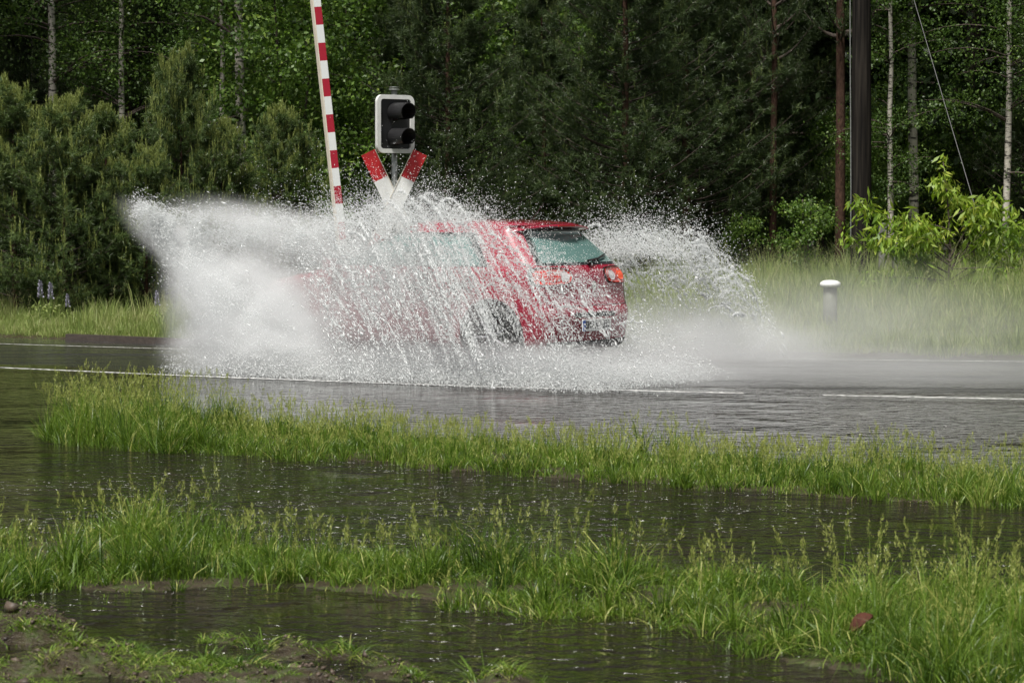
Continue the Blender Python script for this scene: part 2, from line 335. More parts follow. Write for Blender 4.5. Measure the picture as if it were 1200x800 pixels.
# road
def strip(name, X, Y0, Y1, z, mat):
    n = len(X); v = np.concatenate([np.stack([X, Y0, np.full(n, z)], 1), np.stack([X, Y1, np.full(n, z)], 1)])
    i = np.arange(n - 1); return mesh(name, v, np.stack([i, i + 1, i + 1 + n, i + n], 1), mat)
RX = np.arange(-60, 40, .25)
tag(strip('road', RX, near_d(RX) - 1.6, far_edge(RX), .004, M['road']), 'flooded wet asphalt road', kind='structure')
def lane(name, x0, x1, fn, wd, label):
    X = np.arange(x0, x1, .08); tag(strip(name, X, fn(X) - wd / 2, fn(X) + wd / 2, .013, M['line']), label, kind='structure')
lane('edge_line', -40, 1.95, near_d, .13, 'white line along the near road edge'); lane('edge_line', 2.55, 30, near_d, .13, 'white line along the near road edge')
lane('centre_line', -40, 35, far_d, .08, 'white line on the far side of the road')
# kerb on the far left
X = np.arange(-5.3, 2.0, .25); K = MB(); y0 = far_edge(X) + .01; n = len(X); hh = .07
v = np.concatenate([np.stack([X, y0, X * 0 - .05], 1), np.stack([X, y0 + .015, X * 0 + hh], 1), np.stack([X, y0 + .14, X * 0 + hh], 1), np.stack([X, y0 + .14, X * 0 - .05], 1)])
i = np.arange(n - 1); fk = [tuple(int(z) for z in r_) for a_ in range(3) for r_ in np.stack([i + a_ * n, i + 1 + a_ * n, i + 1 + (a_ + 1) * n, i + (a_ + 1) * n], 1)]
tag(mesh('kerb', v, fk + [(0, n, 2 * n, 3 * n), (n - 1, 4 * n - 1, 3 * n - 1, 2 * n - 1)], M['kerb']), 'dark kerb along the far road edge', kind='structure')

# ------------------------------------------------------------------ grass
def blades(x, d, h, wid, lean, tint, nseg=3, zbase=None, curl=1.0, th=None):
    n = len(x); z = ground_z(x, d) - .01 if zbase is None else zbase
    th = rng.uniform(0, 2 * np.pi, n) if th is None else th; fa = rng.uniform(0, 2 * np.pi, n)
    dirx, diry = np.cos(th), np.sin(th); sx, sy = np.cos(fa), np.sin(fa)
    lv = np.linspace(0, 1, nseg + 1); V = np.zeros((n, 2 * nseg + 1, 3)); le = lean * h
    for k, t in enumerate(lv):
        off = le * t ** 2; zz = z + h * (t - curl * .35 * lean * t ** 3 * t)
        cx, cy_ = x + dirx * off, d + diry * off; wd = wid * (1 - t) ** .7 * (.75 + .5 * min(t * 3, 1)) / 2
        if k < nseg:
            V[:, 2 * k] = np.stack([cx - sx * wd, cy_ - sy * wd, zz], 1); V[:, 2 * k + 1] = np.stack([cx + sx * wd, cy_ + sy * wd, zz], 1)
        else: V[:, 2 * k] = np.stack([cx, cy_, zz], 1)
    m = 2 * nseg + 1; F_ = []
    for k in range(nseg - 1): F_ += [(2 * k, 2 * k + 1, 2 * k + 3), (2 * k, 2 * k + 3, 2 * k + 2)]
    F_.append((2 * nseg - 2, 2 * nseg - 1, 2 * nseg))
    F_ = (np.array(F_)[None] + (np.arange(n) * m)[:, None, None]).reshape(-1, 3)
    return V.reshape(-1, 3), F_, np.repeat(tint, m)
def panicles(x, d, h, zbase, size=.1, pale=.9, nsp=26):
    """thin seed stalks: a stem and small spikelets round its top"""
    n = len(x); v1, f1, t1 = blades(x, d, h, np.full(n, .0035), rng.uniform(.05, .3, n), np.full(n, .6), zbase=zbase, curl=.2)
    tops = v1.reshape(n, 7, 3); tip = tops[:, 6]; mid = tops[:, 4]; V = []; k = nsp
    u = rng.uniform(0, 1, (n, k)); ax = tip - mid; ax /= np.linalg.norm(ax, axis=1)[:, None]
    c = tip[:, None] - ax[:, None] * (u * size)[..., None]; out = rng.normal(0, 1, (n, k, 3)); out[..., 2] = np.abs(out[..., 2]) * .5
    out /= np.linalg.norm(out, axis=2)[..., None]; c2 = c + out * (size * .22 * u * rng.uniform(.4, 1, (n, k)))[..., None]
    s = rng.uniform(.004, .007, (n, k))[..., None]; side = rng.normal(0, 1, (n, k, 3)); side /= np.linalg.norm(side, axis=2)[..., None]
    P = np.stack([c2 - side * s * .4, c2 + side * s * .4, c2 + ax[:, None] * s * 2 + out * s], 2).reshape(-1, 3)
    f2 = np.arange(len(P)).reshape(-1, 3) + len(v1)
    return np.concatenate([v1, P]), np.concatenate([f1, f2]), np.concatenate([t1, rng.uniform(pale - .1, 1, len(P) // 3).repeat(3)])
def join(parts):
    V, F_, T, n = [], [], [], 0
    for v, f, t in parts: V.append(v); F_.append(f + n); T.append(t); n += len(v)
    return np.concatenate(V), np.concatenate(F_), np.concatenate(T)
def scatter(n, x0, x1, d0, d1, dens):
    x = rng.uniform(x0, x1, n); d = rng.uniform(d0, d1, n); keep = rng.uniform(0, 1, n) < dens(x, d); return x[keep], d[keep]
def clump(x, d, seed, s=3.): return fbm(np.stack([x * s, d * s, x * 0 + seed], 1), seed)
def grass(name, label, n, box, dens, hfun, wid, mat, lean=(.2, .9), seeds=0, sh_=1., mix=.75, bright=0., seedsize=.1):
    per = 34; nt_ = int(n * mix) // per; tx, td = scatter(nt_, *box, dens); m_ = len(tx); th_h = rng.lognormal(0, .28, m_) * (.12 + 1.65 * clump(tx, td, 5, 2.2)); tt_ = rng.normal(0, .15, m_); tr_ = rng.uniform(.02, .07, m_) * sh_
    cnt = rng.integers(per // 3, per * 2, m_); ii = np.repeat(np.arange(m_), cnt); an = rng.uniform(0, 6.283, len(ii)); rr_ = tr_[ii] * rng.uniform(0, 1, len(ii)) ** .6
    x = tx[ii] + rr_ * np.cos(an); d = td[ii] + rr_ * np.sin(an); an += rng.normal(0, .7, len(ii))
    h = hfun(x, d) * th_h[ii] * rng.uniform(.45, 1.2, len(ii))
    tint = np.clip(.10 + .6 * clump(x, d, 8, 1.3) + tt_[ii] + rng.normal(0, .13, len(x)) + bright - .05, 0, 1)
    x2, d2 = scatter(n, *box, dens); h2 = hfun(x2, d2) * (.3 + .75 * clump(x2, d2, 15, 3.5)) * rng.uniform(.3, 1.1, len(x2)); t2 = np.clip(.05 + .75 * clump(x2, d2, 18, 2.) + rng.normal(0, .15, len(x2)) + bright, 0, 1)
    x, d, h, tint, an = (np.concatenate(q_) for q_ in ((x, x2), (d, d2), (h, h2), (tint, t2), (an, rng.uniform(0, 6.283, len(x2)))))
    dead = rng.uniform(0, 1, len(x)) < .07; tint[dead] = 1
    parts = [blades(x, d, h, wid * rng.uniform(.6, 1.3, len(x)), rng.uniform(*lean, len(x)) ** 1.2, tint, th=an)]
    if seeds:
        i = rng.choice(len(x), min(seeds, len(x)), replace=False)
        parts.append(panicles(x[i], d[i], hfun(x[i], d[i]) * rng.uniform(1., 1.9, len(i)) * (.6 + .9 * clump(x[i], d[i], 5, 2.2)), ground_z(x[i], d[i]), seedsize))
    v, f, t = join(parts)
    return tag(mesh(name, v, f, mat, tint=t), label, 'grass', kind='stuff')
za_ = lambda x, d: np.minimum(1, zones(x, d)[0] * 2.2) * (.06 + 1.1 * sstep(clump(x, d, 21, 1.9), .37, .52))
zb_ = lambda x, d: np.minimum(1, zones(x, d)[1] * 2.5) * (.3 + .9 * sstep(clump(x, d, 22, 2), .32, .5))
grass('grass', 'tall wet green grass growing out of the near puddle', 150000, (-3.2, 3.2, 6.8, 12.4), za_, lambda x, d: .155 + .06 * sstep(x, .3, 2), .0048, M['grass'], lean=(.15, 1.3), seeds=900, seedsize=.07)
grass('grass', 'strip of green grass between the puddle and the road', 210000, (-4, 6.0, 12.2, 19.5), zb_, lambda x, d: .125 + .10 * sstep(-x, 1.6, 2.4), .0048, M['grass'], lean=(.15, 1.1), seeds=3800, seedsize=.07)
mudd = lambda x, d: np.clip(zones(x, d)[2] * .9 * sstep(clump(x, d, 31, 5), .40, .56) + .10 * sstep(clump(x, d, 33, 3), .5, .62) * (d < 10.2) * (x < .4), 0, 1)
grass('grass', 'short sparse grass lying on the muddy bank', 110000, (-2.6, 2.4, 6.8, 10.6), mudd, lambda x, d: .045 + x * 0, .0045, M['grass'], lean=(.8, 2.2), bright=.05)
# low plants drifting at the water's edge
edge = lambda x, d: (zones(x, d)[0] < .6) * (zones(x, d)[0] > .02) * .6 + .5 * (clump(x, d, 44, 3.5) > .60) * (d < 10.4)
grass('grass', 'bent grass blades trailing in the puddle edge', 60000, (-3, 3, 7.4, 12.6), edge, lambda x, d: .10 + x * 0, .0045, M['grass'], lean=(1., 2.4))
vl = lambda x, d: (d > far_edge(x) + .10 + .5 * clump(x, d, 81, 2.)) * (1. - .55 * sstep(d, far_edge(x) + 1, far_edge(x) + 6))
grass('verge_grass', 'bright green verge grass before the pines on the left', 100000, (-11, -1.5, 29, 35.5), vl, lambda x, d: .15 + .10 * sstep(d, far_edge(x) + .2, far_edge(x) + 3), .008, M['verge_grass'], lean=(.1, .6), sh_=2.5, seeds=350, seedsize=.12, bright=.12)
grass('verge_grass', 'tall misty pale green grass on the right verge', 260000, (-1.5, 11, 25, 45), vl, lambda x, d: .20 + .20 * sstep(d, far_edge(x) + 2, far_edge(x) + 7), .0075, M['verge_grass'], lean=(.1, .7), sh_=2.5, seeds=2200, seedsize=.16, bright=.1)

# ------------------------------------------------------------------ trees
def leafset(c, size, droop=.3, tint=None, aspect=.5, dirs=None):
    """one small folded leaf (4 corners) at every point c"""
    n = len(c); d = rng.normal(0, 1, (n, 3)) if dirs is None else dirs + rng.normal(0, .45, (n, 3)); d[:, 2] -= droop
    d /= np.linalg.norm(d, axis=1)[:, None]; s = rng.normal(0, 1, (n, 3)); s -= d * (s * d).sum(1)[:, None]; s /= np.linalg.norm(s, axis=1)[:, None]
    L = (size * rng.uniform(.6, 1.3, n))[:, None]; W = L * aspect * .5
    P = np.stack([c, c + d * L * .45 + s * W, c + d * L, c + d * L * .45 - s * W], 1).reshape(-1, 3)
    b = np.arange(n)[:, None] * 4; f = np.concatenate([b + [[0, 1, 2]], b + [[0, 2, 3]]])
    return P, f, np.repeat(np.clip(tint if tint is not None else rng.uniform(.1, .9, n), 0, 1), 4)
def needles(c, dr, L, wid, k, tint, spread=.9):
    """k needles fanned round shoot direction dr at each c"""
    n = len(c); c = np.repeat(c, k, 0); dr0 = np.repeat(dr, k, 0); Lr = np.repeat(L, k) if np.ndim(L) else np.full(n * k, L)
    t = rng.uniform(0, 1, n * k); nd = dr0 + rng.normal(0, spread, (n * k, 3)); nd /= np.linalg.norm(nd, axis=1)[:, None]
    base = c + dr0 * (t * Lr * 1.6)[:, None]; s = np.cross(nd, rng.normal(0, 1, (n * k, 3))); s /= np.linalg.norm(s, axis=1)[:, None] + 1e-9
    tip = base + nd * (Lr * rng.uniform(.7, 1.2, n * k))[:, None]
    P = np.stack([base - s * wid / 2, base + s * wid / 2, tip], 1).reshape(-1, 3)
    return P, np.arange(len(P)).reshape(-1, 3), np.repeat(np.clip(np.repeat(tint, k) + rng.normal(0, .08, n * k), 0, 1), 3)
def unit(v): return v / (np.linalg.norm(v, axis=-1)[..., None] + 1e-9)
def make_pine(kind, H, label_mat, crown_lo, rad, trunk_r, whorl=.32, nb=6, shoots=15, k=26, nl=.075, nw=.007, candles=0., bark='pine_bark'):
    root = empty('pine_tree', (0, 0, 0)); tr = MB(); li = MB()
    zz = np.linspace(0, H, 12); bend = np.cumsum(rng.normal(0, .02, 12)) * H * .12
    tp = np.stack([bend, bend * .6, zz], 1); tp[0] -= (0, 0, .3); tr.tube(tp, trunk_r * (1 - .9 * (zz / H)) + .004, 9)
    C, Dr, T = [], [], []; z = crown_lo
    while z < H:
        f = (z - crown_lo) / (H - crown_lo); r_ = rad * (1 - f) ** .7 * (.35 + .65 * min(1, f * 6 + .3)) + .1
        for b in range(nb):
            th = rng.uniform(0, 2 * np.pi); Lb = r_ * rng.uniform(.6, 1.2); el = .15 + .55 * f + rng.uniform(-.15, .2)
            o = np.array([np.interp(z, zz, tp[:, 0]), np.interp(z, zz, tp[:, 1]), z + rng.uniform(-.1, .1)])
            dv = np.array([math.cos(th), math.sin(th), 0]); t = np.linspace(0, 1, 6)[:, None]
            pts = o + dv * Lb * t + np.array([0, 0, 1]) * (Lb * math.tan(el) * t * .4 + Lb * .35 * t ** 2.2)
            li.tube(pts[::1], np.linspace(max(.006, trunk_r * .28 * (1 - f)), .003, 6), 4, False)
            u = rng.uniform(.22, 1, shoots); u[0] = 1; P = np.stack([np.interp(u, t[:, 0], pts[:, a_]) for a_ in range(3)], 1)
            side = rng.normal(0, 1, (shoots, 3)); side[:, 2] *= .5; sd = unit(dv * .8 + side * .8 + np.array([0, 0, .45]))
            off = (rng.uniform(0, .28, shoots) * (1.1 - u) * Lb * 1.3)[:, None]
            C.append(P + sd * off); Dr.append(sd); T.append(np.clip(.12 + .35 * u + rng.normal(0, .12, shoots), 0, .75))
        z += whorl * rng.uniform(.7, 1.2)
    C, Dr, T = np.concatenate(C), np.concatenate(Dr), np.concatenate(T)
    parts = [needles(C, Dr, nl, nw, k, T)]
    if candles:
        m_ = rng.uniform(0, 1, len(C)) < candles * (.3 + 2. * (C[:, 2] / H)); c = C[m_]; up = unit(np.array([0, 0, 1.]) + rng.normal(0, .12, (len(c), 3)))
        for q_ in range(3): parts.append(needles(c + up * (.05 + .055 * q_), up, .05, .009, 12, np.full(len(c), .82), .3))
    tr.build2(li, 'trunk', (M[bark], M['dark_bark']), root); v, f, t = join(parts); mesh('crown', v, f, label_mat, root, tint=t)
    return root
def make_broad(H, crown_lo, rad, trunk_r, mat, bark, nlimb=26, ntwig=9, nleaf=34, leaf=.065, name='deciduous_tree', stems=1, lean=0., droop=.5, spread=.22, upper=1.):
    root = empty(name, (0, 0, 0)); tr = MB(); li = MB(); C, T = [], []
    for s_ in range(stems):
        zz = np.linspace(0, H, 10); ph = rng.uniform(0, 6.28); sp = (.25 * H * .3 if stems > 1 else 0)
        wob = np.cumsum(rng.normal(0, .03, 10)) * H * .1
        tp = np.stack([lean * zz + wob + math.cos(ph) * sp * (zz / H), wob * .5 + math.sin(ph) * sp * (zz / H), zz], 1); tp[0, 2] -= .3
        tr.tube(tp, trunk_r * (1 - .85 * zz / H) + .004, 8)
        for b in range(nlimb // stems):
            z = crown_lo + (H - crown_lo) * rng.uniform(0, 1) ** .85; f = (z - crown_lo) / (H - crown_lo); th = rng.uniform(0, 6.28)
            Lb = rad * rng.uniform(.5, 1.1) * (math.sin(math.pi * min(.97, .18 + .8 * f)) ** .6)
            o = np.array([np.interp(z, zz, tp[:, 0]), np.interp(z, zz, tp[:, 1]), z]); t = np.linspace(0, 1, 5)[:, None]
            dv = np.array([math.cos(th), math.sin(th), rng.uniform(.1, .8)]); pts = o + dv * Lb * t - np.array([0, 0, 1]) * Lb * .35 * t ** 2
            li.tube(pts, np.linspace(max(.008, trunk_r * .35 * (1 - f)), .003, 5), 4, False)
            for w_ in range(ntwig):
                u = rng.uniform(.3, 1); p = np.array([np.interp(u, t[:, 0], pts[:, a_]) for a_ in range(3)]) + rng.normal(0, .16, 3) * rad * .6
                nn = max(4, int(nleaf * rng.uniform(.4, 1.4))); tt = rng.uniform(.05, .75)
                C.append(p + rng.normal(0, 1, (nn, 3)) * np.array([spread, spread, spread * .55])); T.append(np.clip(rng.normal(tt, .14, nn), 0, 1))
    C, T = np.concatenate(C), np.concatenate(T)
    tr.build2(li, 'trunk', (M[bark], M['dark_bark']), root); v, f, t = leafset(C, leaf, droop, T, .62); mesh('crown', v, f, mat, root, tint=t)
    return root
proto = {}
for i_ in range(3): proto['young%d' % i_] = make_pine('young', 3.2, M['pine'], .15, 1.15, .045, whorl=.2, nb=8, shoots=22, k=26, nw=.009, candles=.26)
for i_ in range(2): proto['mid%d' % i_] = make_pine('mid', 7.0, M['pine_dark'], .4, 1.8, .085, whorl=.27, nb=8, shoots=32, k=26, nl=.09, nw=.010, candles=.09)
for i_ in range(2): proto['tall%d' % i_] = make_pine('tall', 16., M['pine_dark'], 4.2, 2.6, .17, whorl=.6, nb=6, shoots=26, k=22, nl=.12, nw=.014)
for i_ in range(2): proto['birch%d' % i_] = make_broad(14., 2.6, 2.2, .095, M['birch_leaf'], 'birch_bark', 70, 12, 26, .075, 'birch_tree', lean=rng.uniform(-.02, .02))
for i_ in range(2): proto['green%d' % i_] = make_broad(5.5, .5, 1.6, .05, M['broad'], 'dark_bark', 46, 12, 30, .085, 'deciduous_tree', stems=2)
for i_ in range(2): proto['bush%d' % i_] = make_broad(1.9, .1, .85, .02, M['broad'], 'dark_bark', 22, 8, 26, .065, 'bush', stems=3, spread=.13)
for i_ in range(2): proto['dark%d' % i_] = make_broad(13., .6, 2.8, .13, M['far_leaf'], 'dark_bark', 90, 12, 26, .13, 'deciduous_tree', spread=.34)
used = {}; LABELS = set()
def put(key, px, d, s=1., label='', group=None, cat='tree', sx=1., rz=None, dz=0):
    o = proto[key] if key not in used else copy_tree(proto[key]); used[key] = 1
    x = gx(px, d); o.location = (x, d, float(ground_z(np.array([x]), np.array([float(d)]))[0]) - .03 + dz)
    o.rotation_euler = (0, 0, rng.uniform(0, 6.28) if rz is None else rz); o.scale = (s * sx, s * sx, s)
    tag(o, label, cat, group); return o
G1 = 'young pines beside the left verge'
put('young0', 20, 34.2, 0.92, 'bushy young pine at the left edge of the photo above the verge', G1)
put('young1', 75, 33.8, 0.87, 'young pine right above the lupin spikes on the left verge', G1)
put('young2', 125, 34.4, 0.81, 'young pine directly left of the tip of the spray jet', G1)
put('young0', 170, 34.0, 0.66, 'low dark young pine behind the outer end of the spray jet', G1)
put('young1', 212, 36.0, 1.03, 'slim young pine with pale upright shoots above the jet of spray', G1, sx=.7)
put('young2', 262, 36.4, 0.74, 'small pine with pale shoots between the jet and the thin birch', G1)
put('young0', -40, 35.7, 1.06, 'young pine cut by the left edge of the photo', G1)
put('young1', 330, 38.0, 0.81, 'young pine left of the raised barrier, behind the spray', G1)
put('mid0', -110, 44, .8, 'dark pine just outside the left edge', G1)
G2 = 'leafy trees behind the barrier and signal'
put('green0', 345, 41.0, .92, 'bright green leafy tree right behind the red and white barrier', G2)
put('green1', 425, 44.5, 1.0, 'bright green leafy tree between the barrier and the signal head', G2)
put('green0', 585, 46.5, .98, 'bright leafy tree behind the car roof right of the brown pine trunk', G2)
put('green1', 655, 47, .86, 'leafy tree with light shoots above the rear of the car roof', G2)
put('green1', 300, 46, .9, 'leafy tree behind the thin white birch trunk on the left', G2)
put('green0', 1130, 48.5, .6, 'dim leafy tree behind the bright sapling', G2)
put('green1', 960, 47.5, .55, 'low leafy tree left of the wooden pole', G2)
put('green0', 1040, 49.5, .62, 'low leafy tree between the wooden pole and the birch', G2)
put('green1', 388, 41.5, .62, 'low light green leafy tree between the barrier and the signal pole', G2)
put('green0', 700, 45.5, .8, 'light green leafy tree showing between the two large dark pines', G2)
put('green1', 235, 43.5, .75, 'light green leafy tree above the jet of spray', G2)
put('green1', 1015, 45.5, .5, 'low leafy tree behind the foot of the wooden pole', G2)
G3 = 'dark pines behind the road'
put('mid0', 525, 40.5, .85, 'pine with bare brown lower trunk just right of the signal head', G3, rz=1.)
put('mid1', 735, 41, .98, 'large dark pine above the rear window of the car', G3)
put('mid0', 805, 44, 1.05, 'large dark pine above the white splash behind the car', G3)
put('mid1', 880, 46.5, .95, 'dark pine left of the slim reddish trunk', G3)
put('mid1', 640, 44, .72, 'dark pine behind the car roof', G3)
put('mid0', 470, 43.5, .70, 'dark pine right behind the crossing signal', G3)
put('mid1', 150, 46, 1.0, 'dark pine behind the row of young pines', G3)
put('mid0', 60, 47.5, 1.05, 'dark pine behind the left verge', G3)
put('mid1', 1235, 46, .9, 'dark pine cut by the right edge', G3)
G4 = 'tall pine trunks'
put('tall0', 985, 43.5, 1.0, 'tall pine with dark reddish trunk close beside the wooden pole', G4, rz=.3, sx=.55)
put('tall1', 905, 44.5, .8, 'slim reddish pine trunk above the right end of the back splash', G4, rz=.3, sx=.5)
put('tall0', 1150, 54, 1., 'tall pine in the dark behind the sapling', G4)
put('tall1', 840, 52, 1., 'tall pine deep in the wood above the back splash', G4)
put('tall1', 560, 54, 1.05, 'tall pine deep in the wood behind the car roof', G4)
put('tall0', 400, 52, 1., 'tall pine deep in the wood behind the barrier', G4)
put('tall1', 20, 53, 1., 'tall pine deep in the wood on the left', G4)
G5 = 'birches among the pines'
for (px, d, s, rz, lb) in [(285, 41, 1.0, .5, 'white birch trunk standing left of the barrier'), (262, 41.6, .6, 2.2, 'thin leaning birch just left of the thicker white trunk'),
        (62, 42.5, .85, 4., 'pale birch trunk above the left young pines'), (42, 49, .7, 1., 'thin birch at the upper left corner'), (147, 42.5, .7, 5., 'thin birch trunk above the tip of the spray jet'),
        (358, 50, .7, 3., 'birch whose trunk shows at the top beside the barrier'), (1070, 45, 1.0, .2, 'white birch trunk right of the wooden pole'),
        (1042, 43.5, .6, 2.5, 'thin leaning birch between wooden pole and white birch'), (1178, 43, .7, 1.4, 'thin curved birch above the right part of the sapling'),
        (1195, 49, .7, 3.3, 'pale birch at the right edge of the photo'), (1140, 51, .6, .9, 'thin birch stem behind the stay wire')]:
    put('birch%d' % (used.get('bc', 0) % 2), px, d, s, lb, G5, rz=rz); used['bc'] = used.get('bc', 0) + 1
G6 = 'bushes at the foot of the wood'
for (px, d, s, lb) in [(945, 41.5, .75, 'small light green bush left of the wooden pole foot'), (1075, 39.5, .55, 'small bush below the left branches of the sapling'), (1170, 40, .7, 'bush below the right side of the sapling'),
        (870, 42.5, .6, 'low bush behind the right end of the back splash'), (760, 42, .55, 'low bush behind the top of the back splash'), (1215, 42, .8, 'bush at the right edge of the photo'),
        (385, 40.5, .8, 'bush at the foot of the barrier'), (545, 41.8, .7, 'bush at the foot of the brown pine trunk'), (25, 41, .5, 'bush under the left edge pine')]:
    put('bush%d' % (used.get('bs', 0) % 2), px, d, s * (.7 if px > 1060 else 1), lb, G6, 'bush'); used['bs'] = used.get('bs', 0) + 1
# deeper wood: trees standing in the dark
k_ = 0
for row, (d0, n_) in enumerate([(51, 9), (57, 10), (64, 10), (72, 11)]):
    for i_ in range(n_):
        px = -150 + 1500 * (i_ + rng.uniform(.2, .8)) / n_; key = ['dark0', 'dark1', 'mid1', 'dark1', 'dark0', 'mid0'][k_ % 6]; k_ += 1
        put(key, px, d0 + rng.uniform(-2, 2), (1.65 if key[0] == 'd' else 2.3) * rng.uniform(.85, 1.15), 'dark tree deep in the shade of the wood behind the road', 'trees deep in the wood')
# the far wood, one mass
n_ = 120000; c = np.stack([rng.uniform(-55, 55, n_), rng.uniform(80, 98, n_), 42 * rng.uniform(0, 1, n_) ** 1.1], 1)
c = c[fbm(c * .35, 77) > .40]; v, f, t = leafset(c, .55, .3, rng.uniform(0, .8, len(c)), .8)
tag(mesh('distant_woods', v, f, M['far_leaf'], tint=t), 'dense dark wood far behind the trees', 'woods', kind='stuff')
# side wings of the wood so the light stays closed in from the sides
for sx_ in (-1, 1):
    for i_ in range(5):
        d = 36 + i_ * 7; put(['dark0', 'dark1'][i_ % 2], 600 + sx_ * F * (9.5 + d * .08 + i_ * .5) / d, d, 1.6, 'dark tree beyond the edge of the view', 'trees deep in the wood')

# bright sapling on the right verge
def sapling():
    root = empty('sapling', (0, 0, 0)); tr = MB(); H = 1.95; C, Dv, T = [], [], []
    zz = np.linspace(0, H, 8); tp = np.stack([.06 * np.sin(zz * 2), .03 * zz, zz], 1); tr.tube(tp, .022 * (1 - .85 * zz / H) + .003, 7)
    arms = [(.6, -1.1, .80), (.55, -1.25, .98), (.75, -.7, .6), (.5, .9, .9), (.65, .6, .95), (.45, -.95, .5), (.35, 1.0, .62), (.35, -1.05, .75), (.45, -1.3, .62), (.3, 1.0, .45), (.5, 1.05, .75), (.55, -.75, .45), (.6, .75, .62), (.8, -.95, .25), (.9, .62, .5), (.75, -.45, .35), (1., -.5, .18), (1.15, .5, .3), (.3, -.7, .2), (.28, .9, .15), (1.3, .18, .3), (1.5, -.1, .25), (.35, -1.25, .15), (.5, 1.3, .1)]
    for (z0, dx, dz) in arms:
        dy = rng.uniform(-.5, .5); t = np.linspace(0, 1, 6)[:, None]; o = np.array([np.interp(z0, zz, tp[:, 0]), 0, z0])
        pts = o + np.array([dx, dy, 0]) * t * .95 + np.array([0, 0, 1]) * (dz * t - .15 * t ** 3); tr.tube(pts, np.linspace(.009, .002, 6), 4, False)
        for u in np.concatenate([np.linspace(.35, 1, 9), [1, 1]]):
            p = np.array([np.interp(u, t[:, 0], pts[:, a_]) for a_ in range(3)]); n = rng.integers(8, 15)
            th = rng.uniform(0, 6.28, n); dd = np.stack([np.cos(th), np.sin(th), -.7 - rng.uniform(0, .8, n)], 1)
            C.append(p + rng.normal(0, .07, (n, 3))); Dv.append(dd); T.append(np.clip(rng.normal(.6 if z0 > .7 else .45, .2, n), 0, 1))
    for u in np.linspace(.9, H, 12):
        n = 9; th = rng.uniform(0, 6.28, n); C.append(np.array([np.interp(u, zz, tp[:, 0]), .03 * u, u]) + rng.normal(0, .03, (n, 3))); Dv.append(np.stack([np.cos(th), np.sin(th), -.8 + 0 * th], 1)); T.append(rng.uniform(.5, .95, n))
    C, Dv, T = map(np.concatenate, (C, Dv, T)); tr.build('trunk', M['dark_bark'], root, True)
    v, f, t = leafset(C, .135, .1, T, .27, dirs=unit(Dv)); mesh('crown', v, f, M['sapling_leaf'], root, tint=t); return root
sp = sapling(); sp.location = (gx(1108, 35), 35, .2); sp.scale = (1.05, 1.05, 1.07); tag(sp, 'bright yellow green sapling with long drooping leaves by the wooden pole', 'sapling')

# lupins on the left verge
def lupin():
    root = empty('lupin', (0, 0, 0)); mesh('stem', *tube([(0, 0, 0), (.01, 0, .3), (.02, .01, .62)], [.006, .005, .004], 5), M['stem'], root)
    n = 260; u = rng.uniform(0, 1, n); th = rng.uniform(0, 6.28, n); r_ = .034 * (1 - .8 * u); c = np.stack([.015 + r_ * np.cos(th), r_ * np.sin(th), .45 + .26 * u], 1)
    v, f, t = leafset(c, .028, -.2, None, .8, dirs=np.stack([np.cos(th), np.sin(th), .3 + 0 * th], 1)); mesh('flower_spike', v, f, M['lupin'], root, tint=t)
    n = 46; th = rng.uniform(0, 6.28, n); c = np.stack([.08 * np.cos(th), .08 * np.sin(th), rng.uniform(.1, .35, n)], 1); v, f, t = leafset(c, .09, .1, rng.uniform(.3, .8, n), .25, dirs=np.stack([np.cos(th), np.sin(th), 0 * th], 1)); mesh('leaves', v, f, M['verge_grass'], root, tint=t)
    return root
lu = lupin()
for i_, (px, d, s, lb) in enumerate([(46, 32.6, .80, 'first lupin spike from the left edge on the verge'), (58, 32.5, .78, 'lupin spike second from the left, close beside the first'), (78, 32.2, .60, 'short lupin spike, third from the left'), (183, 31.6, .68, 'lone lupin spike nearest the spray jet')]):
    o = lu if i_ == 0 else copy_tree(lu); x = gx(px, d); o.location = (x, d, float(ground_z(np.array([x]), np.array([d]))[0])); o.scale = (s,) * 3; tag(o, lb, 'lupin', 'lupins on the left verge')
# tall weeds with dark seed heads among the left verge

